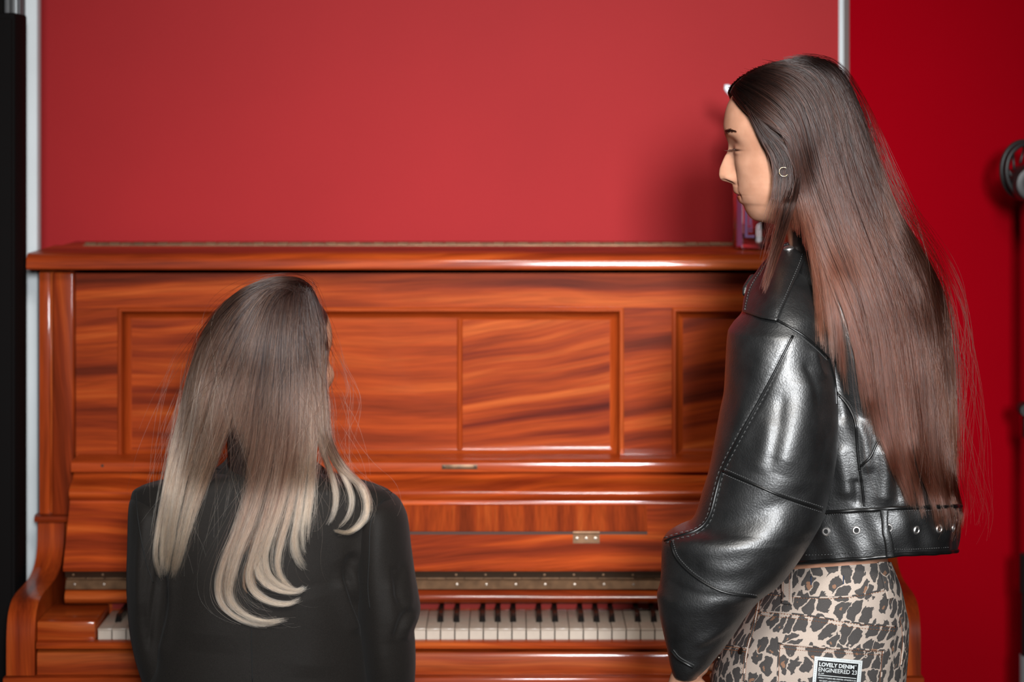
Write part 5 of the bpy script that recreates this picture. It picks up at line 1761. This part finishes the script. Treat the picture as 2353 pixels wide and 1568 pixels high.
LR = [(1132, 316, 372, 3.655, .045), (1140, 305, 400, 3.655, .066), (1152, 300, 420, 3.655, .080), (1170, 298, 432, 3.655, .088), (1250, 296, 430, 3.655, .092), (1330, 294, 424, 3.66, .090), (1400, 297, 420, 3.665, .086), (1450, 302, 418, 3.67, .082), (1500, 312, 420, 3.675, .078), (1568, 332, 432, 3.69, .072), (1640, 352, 436, 3.70, .05)]
RR = [(1138, 862, 900, 3.655, .040), (1143, 836, 909, 3.655, .060), (1152, 820, 918, 3.655, .077), (1165, 812, 926, 3.655, .085), (1190, 808, 936, 3.655, .090), (1260, 806, 945, 3.655, .094), (1330, 808, 955, 3.655, .092), (1370, 812, 962, 3.655, .090), (1400, 815, 966, 3.655, .088), (1418, 817, 963, 3.655, .086), (1440, 820, 955, 3.656, .084), (1452, 822, 952, 3.657, .083), (1480, 826, 954, 3.66, .082), (1520, 832, 955, 3.665, .080), (1568, 838, 953, 3.675, .075), (1640, 850, 940, 3.69, .05)]
slq = []
for rows, cr, sd in ((LR, [([(330, 1180), (322, 1300), (325, 1420)], 14, 0.004, 0), ([(370, 1280), (352, 1400), (340, 1500)], 9, -0.005, 0), ([(345, 1250), (330, 1380), (335, 1480)], 9, -0.003, 0)], 31),
                     (RR, [([(948, 1400), (925, 1425), (905, 1470)], 10, -0.006, 0), ([(960, 1412), (940, 1440), (930, 1475)], 9, 0.005, 0), ([(930, 1290), (918, 1350), (922, 1400)], 10, -0.004, 0), ([(940, 1300), (945, 1370), (940, 1410)], 9, 0.003, 0),
                           ([(870, 1180), (862, 1300), (872, 1420), (885, 1560)], 22, 0.004, 0), ([(895, 1330), (900, 1420), (908, 1480)], 16, 0.003, 0), ([(905, 1300), (912, 1380)], 8, -0.003, 0)], 32)):
    A_ = folds(stack_verts(rows, 200, 140, 2.1), cr, sd, 0.0015, 9)
    v, f, _ = close_grid(A_, 0.004, 0.02)
    slq.append(mesh('sleeve', v, f, M_SUIT, bz, autosmooth=75))
for (sh, el, wr) in qa:
    d_ = wr - el
    v, f = limb([el + np.array([0, 0.01, 0.0]), el + d_ * 0.5, el + d_ * 0.90], [0.034, 0.038, 0.036], 30, 24)
    mesh('cuff_sleeve', v, f, M_SUIT, bz)
# collar of the blazer standing round the neck
C1 = stack_verts([(1006, 548, 690, 3.630, .066), (1030, 535, 702, 3.632, .074), (1060, 515, 722, 3.638, .088), (1092, 478, 758, 3.645, .104), (1100, 474, 762, 3.646, .107)], 24, 120)
C2 = stack_verts([(1006, 553, 685, 3.630, .061), (1060, 525, 712, 3.638, .080), (1100, 486, 750, 3.646, .098)], 24, 120)[::-1]
CC = np.concatenate([C1, C2, C1[:1]], 0)
qcol = mesh('collar', CC.reshape(-1, 3), grid_faces(49, 120).tolist(), M_SUIT, bz, autosmooth=60)
bzb = bvh_of([bz] + slq + [qcol])
for pts in ([(578, 1105), (577, 1250), (577, 1400), (580, 1567)], [(900, 1132), (872, 1160), (852, 1200), (848, 1290), (845, 1350), (850, 1400)], [(312, 1130), (318, 1200), (335, 1290), (352, 1340)],
            [(900, 1133), (893, 1128), (880, 1128)]):
    seam(bzb, pts, bz, M_SUITSEAM, 0.0009, 50, 0.0, 'seam')
seam(bvh_of([qcol]), [(490, 1078), (560, 1083), (640, 1082), (740, 1076)], bz, M_SUITSEAM, 0.0010, 40, 0.0, 'collar_seam')
# hair ---------------------------------------------------------------
HAIR2 = hair_material('ombre_hair', (0.012, 0.005, 0.0038), (0.60, 0.33, 0.20), 0.16, 0.92, 0.28, 0.5, (0.52, (0.15, 0.066, 0.040)))
HAIRB2 = mass_material('brown_hair_mass', (0.016, 0.009, 0.007), (0.16, 0.095, 0.06), 0.35, 1.0)
HH = np.array([(630, 3.645, 25, .02), (645, 3.645, 75, .065), (670, 3.642, 112, .092), (710, 3.638, 138, .108), (760, 3.634, 150, .116), (820, 3.63, 158, .119), (880, 3.63, 162, .114), (900, 3.63, 164, .116), (940, 3.632, 168, .116), (1000, 3.636, 178, .117), (1060, 3.645, 200, .121), (1100, 3.655, 225, .126)])


def head2(px, py):
    yc, hl, d = (np.interp(py, HH[:, 0], HH[:, k]) for k in (1, 2, 3))
    c = np.interp(py, [630, 700, 800, 900, 1100], [640, 612, 600, 592, 590])
    u = np.clip(1 - ((px - c) / (hl + 8)) ** 2, 0, 1)
    u4 = np.clip(1 - np.abs((px - c) / (hl + 12)) ** 3.5, 0, 1)
    u = u + (u4 - u) * np.clip((py - 840) / 120, 0, 1)
    return np.where((py < 1100) & (py > 628), yc - d * np.sqrt(u), 3.66)


dep2 = Depth(280, 900, 610, 1480, head2, bvh_of([girl, bz, qcol] + slq), 0.010, 3.66, 8, 2, 0.00030)
T1 = [[(716, 664), (692, 646), (655, 640), (608, 646), (560, 666), (515, 702), (474, 762), (448, 836), (428, 910), (412, 980), (395, 1050), (378, 1130), (362, 1210), (353, 1280), (366, 1334)],
      [(712, 668), (690, 652), (655, 648), (612, 656), (570, 682), (528, 728), (492, 790), (466, 865), (448, 940), (430, 1020), (412, 1100), (398, 1180), (388, 1260), (380, 1322)],
      [(700, 670), (680, 658), (648, 656), (614, 668), (580, 704), (548, 760), (518, 830), (496, 905), (476, 985), (456, 1060), (436, 1135), (420, 1205), (408, 1270), (395, 1330)],
      [(680, 668), (660, 660), (638, 662), (614, 690), (590, 745), (566, 815), (546, 890), (528, 965), (504, 1040), (480, 1105), (456, 1170), (436, 1235), (420, 1290), (404, 1332)]]
T2 = [[(664, 662), (645, 672), (626, 712), (612, 780), (604, 860), (596, 940), (590, 1010), (578, 1085), (560, 1160), (536, 1230), (512, 1290), (499, 1345), (508, 1390), (545, 1424), (598, 1441), (645, 1434)],
      [(670, 661), (655, 685), (645, 740), (640, 800), (637, 870), (635, 950), (631, 1030), (618, 1110), (596, 1190), (572, 1255), (552, 1315), (540, 1362), (560, 1400), (606, 1422), (655, 1418)],
      [(682, 660), (674, 690), (668, 745), (667, 810), (667, 880), (664, 960), (658, 1040), (645, 1110), (626, 1180), (604, 1240), (590, 1292), (606, 1334), (645, 1356), (690, 1358), (704, 1344)],
      [(694, 660), (692, 695), (692, 750), (695, 815), (698, 880), (698, 960), (695, 1040), (688, 1105), (674, 1170), (656, 1230), (640, 1285), (642, 1320), (662, 1350), (690, 1362)],
      [(702, 660), (706, 695), (712, 750), (718, 815), (723, 880), (725, 950), (725, 1020), (728, 1080), (730, 1130), (726, 1180), (716, 1230)],
      [(708, 660), (720, 692), (732, 745), (738, 805), (739, 870), (743, 940), (750, 1010), (778, 1068), (818, 1112), (838, 1155), (830, 1195), (800, 1220), (768, 1222)],
      [(714, 662), (730, 690), (744, 740), (750, 800), (745, 860), (749, 930), (759, 1015), (798, 1082), (836, 1120), (847, 1160), (838, 1200), (800, 1227), (768, 1217)]]
v, f = hair_sheet(T1, dep2, 0.008, 0.86, 50, 50, 0.008, 0.0, 0.22)
hair2 = mass_t(mesh('hair', v, f, HAIRB2, girl))
for T, t1, jg in ((T2[:4], 0.86, 0.16), (T2[3:5], 0.74, 0.2), (T2[4:6], 0.46, 0.08), (T2[5:], 0.86, 0.1)):
    v, f = hair_sheet(T, dep2, 0.008, t1, 14 * len(T), 50, 0.008, 0.0, jg)
    mass_t(mesh('hair_mass', v, f, HAIRB2, hair2))
Q1 = strands(T1, dep2, 5600, 36, 41, 0.88, 7.0, 7.0, 0.012, 0.03, lockn=10, tiplen=(0.66, 1.0))
Q2 = strands(T2[:4], dep2, 6400, 38, 42, 0.80, 6.0, 6.5, 0.014, 0.025, lockn=12, tiplen=(0.78, 1.0))
Q3 = strands(T2[3:5], dep2, 1500, 34, 43, 0.75, 6.0, 6.0, 0.012, 0.03, lockn=5, tiplen=(0.72, 1.0))
Q3b = strands(T2[4:6], dep2, 1000, 34, 48, 0.80, 4.0, 5.0, 0.012, 0.03, lockn=3, tiplen=(0.5, 0.95))
Q4 = strands(T2[5:], dep2, 2000, 36, 44, 0.7, 4.0, 5.0, 0.012, 0.03, lockn=5, tiplen=(0.80, 1.0))
hair_curves('hair_strands', Q1, HAIR2, hair2, 0.00030, 0.00011)
hair_curves('hair_strands', Q2, HAIR2, hair2, 0.00030, 0.00011)
hair_curves('hair_strands', Q3, HAIR2, hair2, 0.00028, 0.00011)
hair_curves('hair_strands', Q3b, HAIR2, hair2, 0.00026, 0.00010)
hair_curves('hair_strands', Q4, HAIR2, hair2, 0.00029, 0.00011)
Q5 = np.concatenate([strands(T, dep2, c, 30, sd, 0.1, 12, 26.0, 0.012, 0.5, frizz=1.25, tiplen=(0.55, 1.0)) for T, c, sd in ((T1, 170, 45), (T2, 260, 46))])
hair_curves('flyaway_strands', Q5, HAIR2, hair2, 0.00013, 0.00005)
T12 = [T1[-1], [(a[0] * .5 + b[0] * .5, a[1] * .5 + b[1] * .5) for a, b in zip(spline(T1[-1], 14), spline(T2[0], 14))], T2[0]]
hair_curves('hair_strands', strands(T12, dep2, 2200, 26, 47, 0.35, 4.0, 6.0, 0.012, 0.08, lockn=9, tiplen=(0.34, 0.52)), HAIR2, hair2, 0.00028, 0.00010)
v, f = hair_sheet(T12, dep2, 0.010, 0.42, 16, 40, 0.010, 0.0)
mass_t(mesh('hair_mass', v, f, HAIRB2, hair2))

# stool under her, below the frame
st = empty('piano_stool', (SEAT[0], 3.70, 0), 'round black piano stool under the seated woman', 'stool')
MB().lathe([(0, 0.395), (0.16, 0.395), (0.172, 0.405), (0.175, 0.425), (0.165, 0.44), (0.10, 0.446), (0, 0.447)], (SEAT[0], 3.68, 0), 40).build('seat', M_BLACK, st)
MB().lathe([(0.03, 0.10), (0.03, 0.395)], (SEAT[0], 3.70, 0), 20).build('column', M_DGREY, st)
for k in range(4):
    a = math.pi / 4 + k * math.pi / 2
    c_, s_ = math.cos(a), math.sin(a)
    V, F = tube_vf([(SEAT[0] + 0.02 * c_, 3.70 + 0.02 * s_, 0.14), (SEAT[0] + 0.13 * c_, 3.70 + 0.13 * s_, 0.06), (SEAT[0] + 0.19 * c_, 3.70 + 0.19 * s_, 0.012)], 0.012, 10)
    mesh('leg', V, F, M_DGREY, st)
# ------------------------------------------------------------------ bottle on the lid
def glass(name, col, rough=0.02, alpha=0.14):
    m, t, b = nt(name)
    b.inputs['Base Color'].default_value = (*col, 1)
    b.inputs['Roughness'].default_value = rough
    b.inputs['Transmission Weight'].default_value = 1.0
    b.inputs['IOR'].default_value = 1.45
    return m


YB = 4.33
bx = XW(1748, YB)
M_CLEAR = glass('clear_plastic', (0.97, 0.95, 0.97))
bt = empty('water_bottle', (bx, YB, LZ1), 'tall clear plastic bottle with blue print on the piano lid behind the face', 'bottle')
R0 = (1748 - 1684) * YB / FPX
outer = [(R0 * 0.82, 0.0), (R0 * 0.95, 0.002), (R0, 0.008), (R0, 0.205), (R0 * 0.96, 0.222), (R0 * 0.78, 0.240), (R0 * 0.62, 0.248), (R0 * 0.60, 0.255)]
inner = [(r - 0.0022, max(h, 0.0045)) for r, h in outer[::-1]]
MB().lathe([(0.0, 0.0005)] + outer + inner + [(0.0, 0.0045)], (bx, YB, LZ1), 48, caps=False).build('body', M_CLEAR, bt, autosmooth=50)
MB().lathe([(0, 0.250), (R0 * 0.68, 0.250), (R0 * 0.70, 0.254), (R0 * 0.70, 0.274), (R0 * 0.64, 0.280), (0, 0.280)], (bx, YB, LZ1), 40).build('cap', glass('cap_plastic', (0.85, 0.85, 0.95), 0.15), bt)
V, F = tube_vf(spline([(bx - R0 * 0.60, YB, LZ1 + 0.262), (bx - 0.052, YB - 0.002, LZ1 + 0.285), (bx - 0.062, YB - 0.004, LZ1 + 0.290), (bx - 0.058, YB - 0.004, LZ1 + 0.280), (bx - R0 * 0.62, YB, LZ1 + 0.256)], 24), 0.0042, 10)
mesh('carry_loop', V, F, pbr('frosted_loop', (0.75, 0.75, 0.82), 0.25), bt)
M_INK = pbr('blue_ink', (0.24, 0.16, 0.36), 0.5)
M_INK2 = pbr('violet_ink', (0.36, 0.10, 0.24), 0.5)


def on_bottle(px, py, off=0.0006):
    x = XW(px, YB) - bx
    x = max(-R0, min(R0, x))
    y = YB - math.sqrt(max(0, (R0 + off) ** 2 - x * x))
    return (bx + x * (R0 + off) / R0, y, ZW(py, y))


def ink(name, x0, x1, y0, y1, mat):
    V, F = [], []
    for i in range(9):
        for j in range(7):
            V.append(on_bottle(x0 + (x1 - x0) * j / 6, y0 + (y1 - y0) * i / 8))
    for i in range(8):
        for j in range(6):
            a = i * 7 + j; F.append((a, a + 1, a + 8, a + 7))
    return mesh(name, V, F, mat, bt)


ink('printed_stripe', 1691, 1702, 330, 566, M_INK2)
ink('printed_bracket', 1707, 1713, 420, 546, M_INK)
ink('printed_bracket', 1713, 1728, 541, 546, M_INK)
c = bpy.data.curves.new('t', 'FONT'); c.body = 'SMILES'; c.size = 1; c.resolution_u = 3; c.offset = 0.02
o = bpy.data.objects.new('t', c); COL.objects.link(o)
m_ = bpy.data.meshes.new_from_object(o.evaluated_get(bpy.context.evaluated_depsgraph_get())); bpy.data.objects.remove(o)
q = np.array([v_.co[:2] for v_ in m_.vertices]); q = (q - q.min(0)) / (q.max(0) - q.min(0))
mesh('lettering', [on_bottle(1715 + a[1] * 8, 534 - a[0] * 36 if False else 498 + a[0] * 36, 0.0008) for a in np.c_[q[:, 0], 1 - q[:, 1]]], [tuple(p.vertices) for p in m_.polygons], M_INK, bt, smooth=False)
w_ = MB().lathe([(0, 0.0055), (R0 - 0.003, 0.0055), (R0 - 0.003, 0.085), (0, 0.085)], (bx, YB, LZ1), 40)
w_.build('water', glass('water', (0.95, 0.97, 1.0), 0.0), bt)

# ------------------------------------------------------------------ microphone on its stand, right edge
YM = 4.5
KM = YM / 3.95
mx_ = XW(2369, YM)
ms = empty('microphone_stand', (mx_, YM, 0), 'black microphone stand with shock-mounted microphone at the right edge', 'stand')
M_MIC = pbr('mic_black', (0.014, 0.013, 0.013), 0.45)
rc = (XW(2346, YM), YM - 0.02, ZW(390, YM))


def ring(c, rx, rz, r, tilt=0.0, n=48, y=0.0):
    return [(c[0] + rx * math.cos(a), c[1] + y + tilt * math.cos(a), c[2] + rz * math.sin(a)) for a in np.linspace(0, 2 * math.pi, n)]


for yy, rx, rz in ((0.0, 0.0365 * KM, 0.0455 * KM), (-0.03, 0.034 * KM, 0.042 * KM)):
    V, F = tube_vf(ring(rc, rx, rz, 0, 0.01, 48, yy), 0.0042 * KM, 10, False)
    mesh('mount_ring', V, F, M_MIC, ms)
for k in range(10):
    a = 2 * math.pi * k / 10 + 0.2
    p0 = (rc[0] + 0.0355 * KM * math.cos(a), rc[1], rc[2] + 0.0445 * KM * math.sin(a)); a2 = a + 0.55
    p1 = (rc[0] + 0.021 * KM * math.cos(a2), rc[1] - 0.02, rc[2] - 0.012 + 0.024 * KM * math.sin(a2))
    V, F = tube_vf([p0, p1], 0.0026, 8); mesh('elastic_cord', V, F, M_BLACK, ms)
mc = (XW(2352, YM), YM - 0.05, ZW(420, YM))
MB().lathe([(0, -0.045), (0.012, -0.045), (0.013, -0.041), (0.018, -0.043), (0.031, -0.040), (0.034, -0.033), (0.034, 0.05), (0.030, 0.07), (0, 0.075)], mc, 40, 'Y').build('microphone_body', M_MIC, ms)
MB().lathe([(0, -0.047), (0.010, -0.047), (0.0105, -0.040), (0, -0.040)], mc, 24, 'Y').build('microphone_socket', M_BLACK, ms)
def pole(name, x, z0, z1, r, mat):
    return MB().lathe([(0, 0), (r, 0), (r, z1 - z0), (0, z1 - z0)], (x, YM, z0), 24).build(name, mat, ms)
pole('upper_tube', mx_, ZW(1400, YM), ZW(440, YM), 0.0100, M_BLACK)
pole('height_collar', mx_, ZW(1362, YM), ZW(1274, YM), 0.0214, M_BLACK)
pole('middle_tube', mx_, ZW(1508, YM), ZW(1362, YM), 0.0185, M_BLACK)
MB().lathe([(0.0, 0), (0.0200, 0), (0.0216, 0.006), (0.0200, 0.012), (0.0214, ZW(1506, YM) - 0.12), (0, ZW(1506, YM) - 0.12)], (mx_, YM, 0.12), 24).build('lower_tube', M_GREY, ms)
MB().lathe([(0, -0.02), (0.011, -0.02), (0.013, -0.016), (0.013, 0.016), (0.011, 0.02), (0, 0.02)], (XW(2352, YM), YM - 0.005, ZW(940, YM)), 24, 'Y').build('boom_clamp', M_BLACK, ms)
MB().box(XW(2350, YM), XW(2382, YM), YM - 0.014, YM + 0.014, ZW(1008, YM), ZW(948, YM), 0.004).build('clamp_block', M_BLACK, ms)
for k in range(3):
    a = 0.0 + k * 2 * math.pi / 3
    V, F = tube_vf([(mx_, YM, 0.16), (mx_ + 0.15 * math.cos(a), YM + 0.15 * math.sin(a), 0.012)], 0.009, 10)
    mesh('leg', V, F, M_BLACK, ms)
